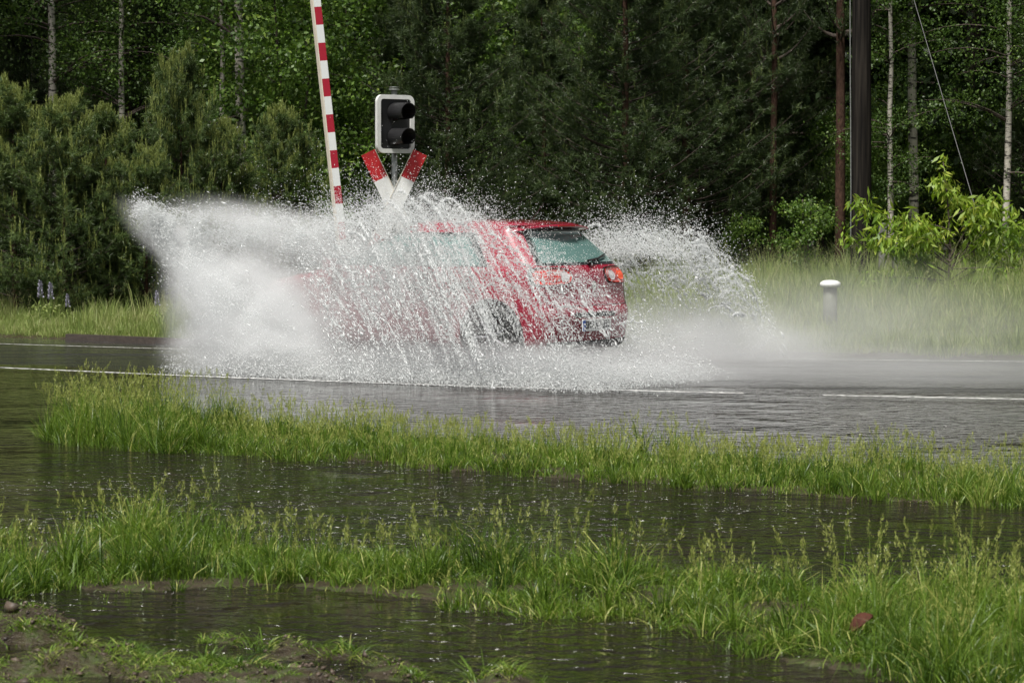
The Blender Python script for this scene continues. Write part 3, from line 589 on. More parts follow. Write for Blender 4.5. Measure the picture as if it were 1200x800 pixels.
# ------------------------------------------------------------------ street furniture
# raised barrier
def barrier():
    d = 32.; b = at(406, 385, d); root = empty('level_crossing_barrier', (b[0], d, 0)); bb = MB()
    MB().box((0, 0, .06), (.5, .5, .16), bev=.02).build('base', M['concrete'], root)
    m = MB(); m.box((0, .05, .55), (.34, .38, .82), bev=.03); m.box((0, .05, .985), (.4, .44, .05), bev=.015); m.build('drive_housing', M['white'], root)
    MB().tube([(0, -.16, .82), (0, -.34, .82)], .05, 14).build('pivot', M['galv'], root)
    # the boom: a box section leaning 6 degrees, red and white bands
    L = 5.6; tilt = R(-6.0); per = .442; k0 = 1.62 - .82; wd, dp = .10, .085
    m, t, p = newmat('banded enamel'); tc = N(t, 'ShaderNodeTexCoord'); sp_ = N(t, 'ShaderNodeSeparateXYZ'); t.links.new(tc.outputs['Object'], sp_.inputs[0])
    a1 = N(t, 'ShaderNodeMath', operation='SUBTRACT'); a1.inputs[1].default_value = k0 - 10 * per; t.links.new(sp_.outputs[2], a1.inputs[0])
    a2 = N(t, 'ShaderNodeMath', operation='DIVIDE'); a2.inputs[1].default_value = per; t.links.new(a1.outputs[0], a2.inputs[0])
    a3 = N(t, 'ShaderNodeMath', operation='FRACT'); t.links.new(a2.outputs[0], a3.inputs[0]); a4 = N(t, 'ShaderNodeMath', operation='LESS_THAN'); a4.inputs[1].default_value = .5; t.links.new(a3.outputs[0], a4.inputs[0])
    mx = N(t, 'ShaderNodeMix', data_type='RGBA'); mx.inputs[6].default_value = (.72, .75, .74, 1); mx.inputs[7].default_value = (.36, .012, .03, 1); t.links.new(a4.outputs[0], mx.inputs[0]); t.links.new(mx.outputs[2], p.inputs['Base Color']); p.inputs['Roughness'].default_value = .35
    E = Matrix.Translation((0, -.3, .82)) @ Matrix.Rotation(tilt, 4, 'Y') @ Matrix.Rotation(R(24), 4, 'Z')
    boom = MB().box((0, 0, L / 2 - .1), (wd, dp, L + .2), bev=.006).build('boom', m, root); boom.matrix_local = E
    MB().box((-wd / 2 - .004, 0, L / 2 - .1), (.012, dp + .006, L + .2)).build('edge_strip', M['cream'], boom)
    cw = MB(); cw.box((0, .3, -.25), (.1, .3, .3), bev=.02).build('counterweight', M['galv'], root)
    return tag(root, 'raised red and white striped level crossing barrier standing behind the spray', 'barrier')
barrier()
def signal():
    d = 33.; b = at(462, 146, d); zc = b[2]; root = empty('crossing_signal', (b[0], d, 0))
    MB().tube([(0, .09, 0), (0, .09, zc + .44)], .038, 16).build('pole', M['galv'], root, True)
    MB().tube([(0, .09, zc + .44), (0, .09, zc + .455)], .07, 16).tube([(0, .09, zc + .47), (0, .09, zc + .482)], .06, 16).build('pole_cap', M['galv'], root)
    H = empty('signal_head', (0, 0, zc)); H.parent = root; H.rotation_euler = (0, 0, R(36)); Hn = H
    def rr(w_, h_, r_, n=6):
        pts = []
        for (cx, cz, a0) in ((w_ / 2 - r_, h_ / 2 - r_, 0), (-w_ / 2 + r_, h_ / 2 - r_, 90), (-w_ / 2 + r_, -h_ / 2 + r_, 180), (w_ / 2 - r_, -h_ / 2 + r_, 270)):
            for k in range(n + 1): a_ = R(a0 + 90 * k / n); pts.append((cx + r_ * math.cos(a_), cz + r_ * math.sin(a_)))
        return pts
    o_, i2 = rr(.57, .745, .09), rr(.46, .635, .04); n = len(o_)
    v = [(x, -.05, z) for x, z in o_] + [(x, -.05, z) for x, z in i2] + [(x, .0, z) for x, z in o_] + [(x, -.02, z) for x, z in i2]; f = []
    for k in range(n):
        k2 = (k + 1) % n; f += [(k, k2, n + k2, n + k), (k, 2 * n + k, 2 * n + k2, k2), (n + k, n + k2, 3 * n + k2, 3 * n + k)]
    hh = mesh('white_frame', v, f, M['white'], Hn)
    v = [(x * .995, -.022, z * .995) for x, z in i2] + [(x, .06, z * .97) for x, z in rr(.51, .70, .07)]; f = [tuple(range(n)), tuple(range(2 * n - 1, n - 1, -1))] + [(k, k + n, (k + 1) % n + n, (k + 1) % n) for k in range(n)]
    mesh('black_housing', v, f, M['black'], Hn)
    for zz in (.15, -.17):
        # hooded visor, open below and in front
        v = []; f = []; nn = 20
        for k in range(nn + 1):
            a_ = R(-50 + 280 * k / nn); Ld = .34 + .02 * math.sin(a_)
            for (r_, y) in ((.122, -.03), (.112, -Ld), (.106, -Ld), (.114, -.03)): v.append((r_ * math.cos(a_), y, zz + r_ * math.sin(a_)))
        for k in range(nn):
            for j in range(4): f.append((k * 4 + j, k * 4 + (j + 1) % 4, (k + 1) * 4 + (j + 1) % 4, (k + 1) * 4 + j))
        mesh('visor', v, f, M['black'], Hn)
        MB().tube([(0, -.02, zz), (0, -.04, zz)], [.105, .10], 20).build('lens', M['lens'], Hn)
    for zz in (.25, -.25): MB().box((0, .08, zc + zz), (.06, .06, .05)).build('bracket', M['galv'], root)
    tag(root, 'two lamp crossing signal with black hooded lamps and white border on a grey pole', 'signal')
    # the crossbuck on the same pole is a sign bolted to it
    X = empty('crossbuck', (0, .0, at(470, 243, d)[2])); X.parent = root; X.rotation_euler = (0, 0, R(6))
    for j, s in enumerate((-1, 1)):
        Rm = Matrix.Rotation(s * R(25.5), 4, 'Y'); L = .78; wd = .19; y = -.02 - .016 * j
        a_ = MB().box((0, y, 0), (wd, .012, 2 * L - .76)).build('white_arm', M['white'], X); a_.matrix_local = Rm
        for q_ in (-1, 1): r_ = MB().box((0, y, q_ * (L - .19)), (wd, .0122, .38)).build('red_tip', M['signred'], X); r_.matrix_local = Rm
        e_ = MB().box((-s * (wd / 2 + .004), y, 0), (.008, .03, 2 * L)).build('rim', M['cream'], X); e_.matrix_local = Rm
signal()
def bollard():
    d = 30.; x = gx(973, d); z0 = float(ground_z(np.array([x]), np.array([d]))[0]); root = empty('marker_post', (x, d, z0)); h = at(973, 328, d)[2] - z0
    mesh('post', *tube([(0, 0, -.1), (0, 0, h - .07)], [.085, .08], 18), M['concrete'], root, True)
    mesh('cap', *tube([(0, 0, h - .085), (0, 0, h - .06), (0, 0, h - .03), (0, 0, h - .008), (0, 0, h)], [.11, .125, .12, .085, .03], 20), M['white'], root, True)
    tag(root, 'short round marker post with white cap in the right verge grass', 'post')
bollard()
def pole():
    d = 39.; x = gx(1009, d); root = empty('utility_pole', (x, d, 0))
    zz = np.linspace(-.2, 9, 14); mesh('pole', *tube(np.stack([zz * -.004, 0 * zz, zz], 1), .168 - .006 * zz, 18), M['pole'], root, True)
    zz = np.linspace(1., 8.5, 10); mesh('cable', *tube(np.stack([-.172 - .004 * zz + .01 * np.sin(zz), -.06 + 0 * zz, zz], 1), .009, 6), M['galv'], root)
    MB().box((0, 0, 8.7), (1.4, .1, .1), bev=.01).build('crossarm', M['wood'], root)
    tag(root, 'thick dark wooden pole with a pale cable down its side', 'utility pole')
    a0 = Vector(at(1128, 195, 36.8)); a1 = Vector((x + .1, d, 8.4)); pts = [tuple(a0.lerp(a1, t)) for t in np.linspace(-.19, 1, 6)]
    a0 = Vector(at(1126, 190, 37.)); dirv = Vector(at(1068, 0, 40.)) - a0; pts = [tuple(a0 + dirv * t) for t in np.linspace(-1., 2.4, 8)]
    tag(mesh('stay_wire', *tube(pts, .005, 5), simple('wire', (.10, .10, .10), .5)), 'thin grey stay wire slanting down to the sapling', 'wire')
pole()
for (px, d, h, w_, lb) in [(1034, 40.5, 1.0, .12, 'taller grey weathered post behind the left side of the sapling'), (1049, 40.8, .85, .09, 'shorter grey weathered post behind the sapling')]:
    x = gx(px, d); z0 = float(ground_z(np.array([x]), np.array([d]))[0]); o = MB().box((0, 0, h / 2 - .1), (w_, .1, h + .2), bev=.012).build('fence_post', M['greywood']); o.location = (x, d, z0); tag(o, lb, 'post', 'grey posts behind the sapling')

# ------------------------------------------------------------------ the car
TH = R(34); CX, CY = .81, 24.85; LEN = 4.05
car = empty('car', (CX, CY, 0), math.pi - TH)
tag(car, 'red hatchback driving away through deep water, half hidden by its spray', 'car')
ZT = [.18, .22, .30, .42, .50, .56, .62, .72, .82, .90, .955, .985, 1.02, 1.10, 1.20, 1.30, 1.355, 1.385, 1.405, 1.425, 1.44, 1.447]
SR = [.10, .05, .02, .0, -.01, .0, .035, .055, .06, .075, .10, .125, .155, .235, .33, .43, .485, .44, .50, .66, 1.0, 1.5]
SF = [3.92, 3.97, 4.03, 4.05, 4.05, 4.03, 3.99, 3.88, 3.62, 3.25, 2.98, 2.88, 2.80, 2.62, 2.40, 2.18, 2.06, 1.98, 1.92, 1.80, 1.66, 1.56]
HW = [.78, .82, .845, .855, .86, .862, .862, .862, .855, .845, .83, .81, .785, .75, .70, .645, .615, .60, .575, .52, .40, .12]
CR = [.16, .18, .20, .21, .21, .20, .19, .18, .18, .18, .18, .18, .18, .18, .22, .21, .20, .19, .18, .18, .15, .05]
def surf(u, z, off=0.):
    sr, sf, hw, cr = (np.interp(z, ZT, t) for t in (SR, SF, HW, CR)); rf = min(.55, (sf - sr) * .3, hw * .8)
    bow = .055  # rear face bows outward in plan
    def pt(u):
        if u <= 1: y = u * (hw - cr); s = sr - .0; nx, ny = -1, 0
        elif u <= 2: t = (u - 1) * math.pi / 2; y = hw - cr + cr * math.sin(t); s = sr + cr - cr * math.cos(t); nx, ny = -math.cos(t), math.sin(t)
        elif u <= 3: s = sr + cr + (u - 2) * (sf - rf - sr - cr); y = hw; nx, ny = 0, 1
        elif u <= 4: t = (u - 3) * math.pi / 2; y = hw - rf + rf * math.cos(t); s = sf - rf + rf * math.sin(t); nx, ny = math.sin(t), math.cos(t)
        else: y = (5 - u) * (hw - rf); s = sf; nx, ny = 1, 0
        mid = (sr + sf) / 2
        if s < mid: s += bow * (y / hw) ** 2 * ((mid - s) / (mid - sr)) ** 3
        y -= .035 * hw * min(1, abs((s - 1.9) / 2.1)) ** 2 * 2
        return s, y, nx, ny
    s, y, nx, ny = pt(u)
    return np.array([s + nx * off, y + ny * off, z])
def s2u(s, z):
    lo, hi = 1.6, 3.4
    for _ in range(24):
        m = (lo + hi) / 2
        if surf(m, z)[0] < s: lo = m
        else: hi = m
    return lo
zl = []
for i in range(len(ZT) - 1): zl += list(np.linspace(ZT[i], ZT[i + 1], 3)[:-1])
zl.append(ZT[-1])
us = np.concatenate([np.linspace(0, 1, 9)[:-1], np.linspace(1, 2, 11)[:-1], np.linspace(2, 3, 31)[:-1], np.linspace(3, 4, 9)[:-1], np.linspace(4, 5, 7)])
V = []
for z in zl:
    half = [surf(u, z) for u in us]; ring = half + [np.array([p[0], -p[1], p[2]]) for p in half[-2:0:-1]]; V += ring
nr = len(ring); Fb = []
for i in range(len(zl) - 1):
    for j in range(nr): Fb.append((i * nr + j, i * nr + (j + 1) % nr, (i + 1) * nr + (j + 1) % nr, (i + 1) * nr + j))
Fb.append(tuple(range(nr - 1, -1, -1))); Fb.append(tuple(range((len(zl) - 1) * nr, len(zl) * nr)))
body = mesh('body', V, Fb, M['red'], car, True); body.data.materials.append(M['black'])
WHEELS = [(.66, 1), (.66, -1), (3.22, 1), (3.22, -1)]; WR = .31
cuts = []
for (s, sd) in WHEELS:
    v, f = tube([(s, sd * .58, WR + .01), (s, sd * 1.1, WR + .01)], .365, 32); c = mesh('cutter', v, f, M['black']); cuts.append(c)
bpy.context.view_layer.update()
for c in cuts:
    md = body.modifiers.new('b', 'BOOLEAN'); md.object = c; md.operation = 'DIFFERENCE'; md.solver = 'EXACT'; c.parent = car
bpy.context.view_layer.update()
me2 = bpy.data.meshes.new_from_object(body.evaluated_get(bpy.context.evaluated_depsgraph_get())); body.modifiers.clear(); body.data = me2; me2.name = 'body'
for c in cuts: bpy.data.objects.remove(c)
try: me2.set_sharp_from_angle(angle=R(38))
except Exception: pass
def patch(name, mat, fn, nu=12, nz=8, off=.004, thick=.0, parent=car, mirror=False):
    """a panel lying off metres proud of the body; fn(a,b)->(u,z), a,b in 0..1; rounded corners"""
    v = []; f = []
    for j in range(nz + 1):
        for i in range(nu + 1):
            a_, b_ = i / nu, j / nz
            u, z = fn(a_, b_); p = surf(abs(u), z, off); sg = -1 if u < 0 else 1
            p = p * np.array([1, sg * (-1 if mirror else 1), 1]); v.append(p)
    n = (nu + 1) * (nz + 1)
    for j in range(nz):
        for i in range(nu): k = j * (nu + 1) + i; f.append((k, k + 1, k + nu + 2, k + nu + 1))
    # rim going back to the body
    rim = [i for i in range(nu + 1)] + [(j) * (nu + 1) + nu for j in range(1, nz + 1)] + [nz * (nu + 1) + i for i in range(nu - 1, -1, -1)] + [j * (nu + 1) for j in range(nz - 1, 0, -1)]
    base = len(v); c0 = np.array([2., 0, .8])
    for k in rim:
        p = np.array(v[k]); dv = c0 - p; dv[2] = 0; v.append(p + dv / np.linalg.norm(dv) * (off + .01))
    for k in range(len(rim)): f.append((rim[k], rim[(k + 1) % len(rim)], base + (k + 1) % len(rim), base + k))
    return mesh(name, v, f, mat, parent, True)
def lerp(a_, b_, t): return a_ + (b_ - a_) * t
# rear window and its black surround
def rw(x0, x1, z0, z1):
    def fn(a_, b_):
        z = lerp(z0, z1, b_); u = lerp(-x1, x1, a_); u = lerp(-(x1 - .08 * b_), x1 - .08 * b_, a_)
        return (u, z)
    return fn
patch('rear_window_surround', M['black'], rw(0, 1.42, 1.0, 1.345), 20, 8, .003)
patch('rear_window', M['glass'], rw(0, 1.30, 1.025, 1.325), 20, 8, .007)
for mir in (False, True):
    def sw(s00, s01, s10, s11, z0=.995, z1=1.30):
        def fn(a_, b_): z = lerp(z0, z1, b_); return (s2u(lerp(lerp(s00, s10, b_), lerp(s01, s11, b_), a_), z), z)
        return fn
    patch('side_window_surround', M['black'], sw(.72, 2.78, .98, 2.16, .985, 1.315), 24, 6, .003, mirror=mir)
    patch('side_window', M['glass'], sw(.80, 1.52, 1.06, 1.52, 1.0, 1.30), 10, 6, .007, mirror=mir)
    patch('side_window', M['glass'], sw(1.58, 2.70, 1.58, 2.12, 1.0, 1.30), 10, 6, .007, mirror=mir)
    patch('headlight', M['tailclear'], lambda a_, b_: (lerp(3.35, 4.1, a_), lerp(.62 + .05 * a_, .78 - .06 * a_, b_)), 8, 4, .006, mirror=mir)
    oval = lambda u0, u1, z0, z1, k: (lambda a_, b_: (lerp(u0 + k * (2 * b_ - 1) ** 2, u1 - k * (2 * b_ - 1) ** 2, a_), lerp(z0 + .015 * (2 * a_ - 1) ** 4, z1 - .02 * (2 * a_ - 1) ** 4, b_)))
    patch('taillight_surround', M['black'], oval(.50, 1.82, .812, .985, .06), 14, 6, .008, mirror=mir)
    tl = patch('taillight', M['tailred'], oval(.54, 1.70, .822, .975, .06), 14, 6, .014, mirror=mir)
    patch('reversing_lamp', M['tailclear'], oval(.60, .80, .850, .948, .03), 6, 6, .018, parent=tl, mirror=mir)
    patch('bulb', M['taillit'] if mir else M['tailred'], oval(.86, 1.16, .850, .948, .04), 6, 6, .018, parent=tl, mirror=mir)
    mb = MB(); sg = -1 if mir else 1; mb.box((2.52, sg * .93, 1.0), (.12, .17, .12), bev=.03).build('wing_mirror', M['red'], car, True)
    for s_ in (1.02, 2.02): MB().box((s_, sg * .872, .86), (.18, .02, .025), bev=.006).build('door_handle', M['red'], car, True)
    # door seams
    for s_ in (.98, 1.55, 2.72):
        patch('door_seam', M['black'], (lambda s_: lambda a_, b_: (s2u(s_ + .006 * a_ + (.16 * (1 - b_) if s_ < 1.2 else 0), lerp(.33, .975, b_)), lerp(.33, .975, b_)))(s_), 1, 10, .0015, mirror=mir)
patch('windscreen', M['glass'], lambda a_, b_: ((lambda u: u)(lerp(3.35, 5, a_)), lerp(.995, 1.33, b_)), 16, 6, .006)
patch('windscreen', M['glass'], lambda a_, b_: (-lerp(3.35, 5, a_), lerp(.995, 1.33, b_)), 16, 6, .006)
# tailgate seams, bumper lines
patch('tailgate_seam', M['black'], lambda a_, b_: (lerp(-1.30, 1.30, a_), lerp(.607, .613, b_)), 20, 1, .002)
for s_ in (1, -1): patch('tailgate_seam', M['black'], lambda a_, b_: (s_ * (lerp(1.28, 1.295, a_)), lerp(.61, .83, b_)), 1, 6, .002)
patch('bumper_valance', M['black'], lambda a_, b_: (lerp(-1.35, 1.35, a_), lerp(.19, .27, b_)), 20, 4, .008)
patch('plate_recess', M['black'], lambda a_, b_: (lerp(-.62, .62, a_), lerp(.50, .545, b_)), 10, 2, .004)
# spoiler over the rear window
v = []; f = []
prof = [(.50, 1.405), (.36, 1.392), (.335, 1.378), (.35, 1.366), (.50, 1.352)]
ny_ = 16
for j in range(ny_ + 1):
    y = lerp(-.565, .565, j / ny_); k = (y / .565) ** 2
    for (s, z) in prof: v.append((s + .10 * k, y, z - .028 * k))
for j in range(ny_):
    for i in range(len(prof)): a0 = j * 5 + i; b0 = j * 5 + (i + 1) % 5; f.append((a0, b0, b0 + 5, a0 + 5))
f.append((0, 1, 2, 3, 4)); f.append(tuple(ny_ * 5 + i for i in (4, 3, 2, 1, 0)))
spo = mesh('spoiler', v, f, M['red'], car, True)
MB().box((.332, 0, 1.377), (.012, .30, .014)).build('brake_light', M['tailred'], spo)
# wiper, antenna, badge, exhaust
w0 = surf(0, 1.02, .02); w1 = surf(-.75, 1.085, .02); w1[1] *= -1 if w1[1] > 0 else 1
MB().tube([w0 + [-.01, -.05, -.01], w0 + [-.025, .0, .02], (surf(.95, 1.075, .025) * [1, -1, 1])], [.02, .012, .006], 6).tube([(surf(.35, 1.03, .022) * [1, -1, 1]), (surf(1.1, 1.10, .022) * [1, -1, 1])], .007, 5).build('rear_wiper', M['black'], car)
MB().tube([(.75, 0, 1.43), (.60, 0, 1.60)], [.006, .003], 6).build('antenna', M['black'], car)
b0 = surf(0, .80, .006)
MB().tube([b0, b0 + [-.012, 0, 0]], .042, 20).build('badge', M['chrome'], car)
MB().tube([(.12, .42, .22), (-.02, .42, .215)], .03, 14).build('exhaust', M['galv'], car)
MB().box((2.0, 0, .2), (3.4, 1.3, .06)).build('underbody', M['black'], car)
# number plate
pr = empty('number_plate', (float(surf(0, .42)[0]) - .016, 0, .42)); pr.parent = car
MB().box((0, 0, 0), (.008, .52, .112), bev=.003).build('plate_panel', M['plate'], pr)
MB().box((-.0055, .234, 0), (.003, .046, .106)).build('blue_strip', M['blue'], pr)
def text(s, size, y, z, mat, parent, xo=-.006, wd=1.):
    cu = bpy.data.curves.new('lettering', 'FONT'); cu.body = s; cu.size = size; cu.extrude = .0008; cu.align_x = 'CENTER'; cu.align_y = 'CENTER'; cu.offset = .0016
    o = bpy.data.objects.new('lettering', cu); link(o, parent); cu.materials.append(mat)
    # text faces backwards (local -x); reading direction runs from the car's left to its right
    bpy.context.view_layer.update(); me = bpy.data.meshes.new_from_object(o.evaluated_get(bpy.context.evaluated_depsgraph_get())); bpy.data.objects.remove(o)
    o = bpy.data.objects.new('lettering', me); link(o, parent); o['kind'] = 'stuff' if 0 else 'thing'; del o['kind']
    o.matrix_local = Matrix(((0, 0, -1, xo), (-wd, 0, 0, y), (0, 1, 0, z), (0, 0, 0, 1))); return o
text('SPN', .105, .135, 0, M['ink'], pr, wd=.8); text('AC 359', .105, -.095, 0, M['ink'], pr, wd=.8); text('D', .035, .234, -.03, M['plate'], pr, xo=-.0085)
# wheels
for i, (s, sd) in enumerate(WHEELS):
    wr = empty('wheel', (s, sd * .755, WR)); wr.parent = car
    prof = [(.20, -.085), (.285, -.10), (.305, -.085), (.31, -.05), (.31, .05), (.305, .085), (.285, .10), (.20, .085)]
    n = 40; v = [(r_ * math.cos(t), y, r_ * math.sin(t)) for t in np.arange(n) / n * 2 * math.pi for (r_, y) in prof]; m = len(prof)
    mesh('tyre', v, [(k * m + j, k * m + (j + 1) % m, ((k + 1) % n) * m + (j + 1) % m, ((k + 1) % n) * m + j) for k in range(n) for j in range(m)], M['rubber'], wr, True)
    rm = MB(); yo = sd * .06
    rm.add([(r_ * math.cos(t), y * sd, r_ * math.sin(t)) for t in np.arange(n) / n * 2 * math.pi for (r_, y) in ((.205, .085), (.19, .07), (.185, -.06))], [(k * 3 + j, k * 3 + j + 1, ((k + 1) % n) * 3 + j + 1, ((k + 1) % n) * 3 + j) for k in range(n) for j in range(2)])
    rm.tube([(0, yo - .03 * sd, 0), (0, yo + .012 * sd, 0)], .05, 16)
    for k in range(7):
        t = k / 7 * 6.283; rm.tube([(.03 * math.cos(t), yo, .03 * math.sin(t)), (.195 * math.cos(t), yo + .012 * sd, .195 * math.sin(t))], [.02, .014], 6)
    rm.build('rim', M['alloy'], wr)
    MB().tube([(0, -.05 * sd, 0), (0, -.02 * sd, 0)], .13, 20).build('brake_disc', M['galv'], wr)

# ------------------------------------------------------------------ the spray
SX, SY = .66, 24.95
Mc = Matrix.Translation((SX, SY, 0)) @ Matrix.Rotation(math.pi - TH, 4, 'Z'); Mn = np.array(Mc)
def world(s, y, z): P = np.stack([s, y, z, np.ones_like(s)], 1) @ Mn.T; return P[:, :3]
OC = np.array([(1, 0, 0), (0, 1, 0), (-.5, .87, 0), (-.5, -.87, 0)])
def drops(c, dr, ln, rd):
    """small elongated water bodies: a double pyramid round direction dr"""
    n = len(c); dr = unit(dr); a_ = unit(np.cross(dr, rng.normal(0, 1, (n, 3)))); b_ = np.cross(dr, a_); P = np.zeros((n, 5, 3))
    P[:, 0] = c - dr * ln[:, None]; P[:, 1] = c + dr * ln[:, None]
    for k in range(3): t = k * 2.0944; P[:, 2 + k] = c + (a_ * math.cos(t) + b_ * math.sin(t)) * rd[:, None]
    f = np.array([(0, 3, 2), (0, 4, 3), (0, 2, 4), (1, 2, 3), (1, 3, 4), (1, 4, 2)]); f = (f[None] + (np.arange(n) * 5)[:, None, None]).reshape(-1, 3)
    return P.reshape(-1, 3), f
def curtain(n, hs, srange, W, slant, side, seed, lo=.42, hi=.62, fine=.0045, power=1., jit=.06, fs=7.):
    s0 = rng.uniform(*srange, n); qv = rng.beta(1.6, 1.25, n); 
    h = np.interp(s0, *zip(*hs)) * (1 - .45 * rng.uniform(0, 1, n) ** 2.2)
    def pos(s0, qv, h):
        o = W * qv; z = 4 * h * qv * (1 - qv); s = s0 - slant * np.clip((qv - .4) / .6, 0, 1) ** 1.25; return s, o, z
    # strands: noise narrow across s0, long along q ; webs near the crest
    nz = fbm(np.stack([s0 * fs + 1.2 * vnoise(np.stack([s0 * 2, qv * 6, h], 1), 5), qv * 2.2, h * 3.], 1), seed, 2)
    n2 = fbm(np.stack([s0 * 22, qv * 9, h * 9], 1), seed + 7, 2)
    keep = rng.uniform(0, 1, n) < sstep(.55 * nz + .45 * n2, lo, hi) ** power
    s0, qv, h = s0[keep], qv[keep], h[keep]; m = len(s0)
    s, o, z = pos(s0, qv, h); s1, o1, z1 = pos(s0, qv + .02, h)
    c = world(s, side * (.85 + .1 + o), z); c1 = world(s1, side * (.95 + o1), z1); dr = unit(c1 - c) + rng.normal(0, .16, (m, 3)) + rng.normal(0, .9, (m, 3)) * (1 - sstep(qv, .35, .7))[:, None] * .8
    c += rng.normal(0, jit, (m, 3)) * np.array([.45, 1, .35]) * (.3 + z)[:, None]
    sz = rng.lognormal(0, .55, m) * fine; lng = sz * (1.2 + 4.0 * sstep(qv, .45, .85) * rng.uniform(.2, 1, m))
    ok = c[:, 2] > .01; return c[ok], dr[ok], lng[ok], sz[ok]
NH = [(-3, .0), (-2.4, .20), (-2.0, .38), (-1.5, .74), (-1., 1.04), (-.5, 1.32), (0, 1.50), (.4, 1.62), (.8, 1.64), (1.3, 1.56), (2., 1.42), (2.6, 1.4), (3.3, 1.4)]
FH = [(-1.5, .05), (-1.1, .35), (-.8, .95), (-.4, 1.30), (.3, 1.38), (.9, 1.30), (1.6, 1.15), (2.6, 1.1)]
def strands(n, hs, srange, W, slant, side, q0, sz0, seed, cov, step=.012, q1=(.8, 1.)):
    """threads of falling water: chains of long drops along the path of fall, with gaps"""
    s0 = rng.uniform(*srange, n); keep = rng.uniform(0, 1, n) < np.interp(s0, *zip(*cov)) * (.25 + .9 * sstep(vnoise(np.stack([s0 * 9, s0 * 0, s0 * 0], 1), seed), .35, .65)); s0 = s0[keep]; n = len(s0)
    h = np.interp(s0, *zip(*hs)) * rng.uniform(.55, 1.02, n); a_ = rng.uniform(*q0, n); b_ = np.maximum(a_ + .12, rng.uniform(*q1, n)); K = 130
    u = (np.arange(K)[None] + rng.uniform(0, 1, (n, K))) / K; qv = a_[:, None] + (b_ - a_)[:, None] * u
    gap = vnoise(np.stack([qv.ravel() * 26, np.repeat(np.arange(n), K) * 1.7, np.zeros(n * K)], 1), seed + 3).reshape(n, K) > rng.uniform(.15, .62, n)[:, None]
    wob = .03 * (vnoise(np.stack([qv.ravel() * 9, np.repeat(np.arange(n), K) * 3.1, np.ones(n * K)], 1), seed + 4).reshape(n, K) - .5)
    def pos(qv):
        o = W * qv; z = 4 * h[:, None] * qv * (1 - qv); s = s0[:, None] - slant * np.clip((qv - .35) / .65, 0, 1) ** 1.2; return s + wob, o, z
    s, o, z = pos(qv); s1, o1, z1 = pos(qv + .02); fl = gap.ravel()
    c = world(s.ravel(), side * (.95 + o.ravel()), z.ravel())[fl]; c1 = world(s1.ravel(), side * (.95 + o1.ravel()), z1.ravel())[fl]; m = len(c)
    th = np.repeat(np.minimum(rng.lognormal(-.05, .5, n), 1.9) * sz0, K)[fl]; c = c + rng.normal(0, .006, (m, 3)) + np.repeat(rng.normal(0, .05, (n, 3)), K, 0)[fl]
    ln = th * rng.uniform(1.5, 7, m); ok = c[:, 2] > .01
    return c[ok], (unit(c1 - c) + rng.normal(0, .12, (m, 3)))[ok], ln[ok], th[ok] * rng.uniform(.6, 1.2, ok.sum())
def thin(p, k): return [a_[k] for a_ in p]
def along(c):   # distance along the car of a world point
    return (c[:, 0] - SX) * -math.cos(TH) + (c[:, 1] - SY) * math.sin(TH)
COV = [(-2.7, .0), (-1.8, .08), (-.8, .10), (-.3, .38), (.4, .85), (1.0, .7), (1.6, .3), (2.2, .05), (2.5, 0)]
p = curtain(330000, NH, (-2.5, 2.4), 2.2, 1.9, 1, 51, lo=.46, hi=.60, fine=.0025)
kp = rng.uniform(0, 1, len(p[0])) < np.interp(along(p[0]), *zip(*[(-3.0, 0), (-2.2, .08), (-1.6, .2), (-.9, .05), (-.4, .10), (0, .28), (.5, .6), (1., .85), (1.6, .8), (2.5, .0)])); parts = [thin(p, kp)]
p = strands(3400, NH, (-2.3, 2.5), 2.2, 1.9, 1, (.22, .75), .0027, 57, COV); parts.append(thin(p, rng.uniform(0, 1, len(p[0])) < np.interp(along(p[0]), [-2.9, -2.2, -1.5, 1.2, 2.3], [0, .25, 1, 1, .15])))
# fine drops flying loose over the crest
n = 80000; s = rng.uniform(-1.5, 2.5, n); h = np.interp(s, *zip(*NH)); z = h - .22 + rng.gamma(1.5, .10, n); o = 1.1 + rng.normal(0, .4, n)
kp = rng.uniform(0, 1, n) < (.15 + .85 * sstep(fbm(np.stack([s * 7, z * 7, o * 4], 1), 61), .4, .6)) * np.interp(s, [-1.5, -.6, .2, 1.4, 2.5], [.3, .35, 1, 1, .15]); s, z, o = s[kp], z[kp], o[kp]
parts.append((world(s, .85 + o, z), rng.normal(0, 1, (len(s), 3)), rng.lognormal(0, .4, len(s)) * .0048, rng.lognormal(0, .4, len(s)) * .0028))
# low froth where the sheet lands
n = 60000; s = rng.uniform(-2.2, 2.6, n); o = rng.uniform(.3, 2.4, n); z = rng.gamma(1.2, .085, n) * (1 - sstep(-s, 1.5, 3.6) * .8)
parts.append((world(s, .85 + o, z + .01), rng.normal(0, 1, (n, 3)) + [0.3, 0, .6], rng.lognormal(0, .5, n) * .006, rng.lognormal(0, .5, n) * .0032))
C = [np.concatenate([p[k] for p in parts]) for k in range(4)]
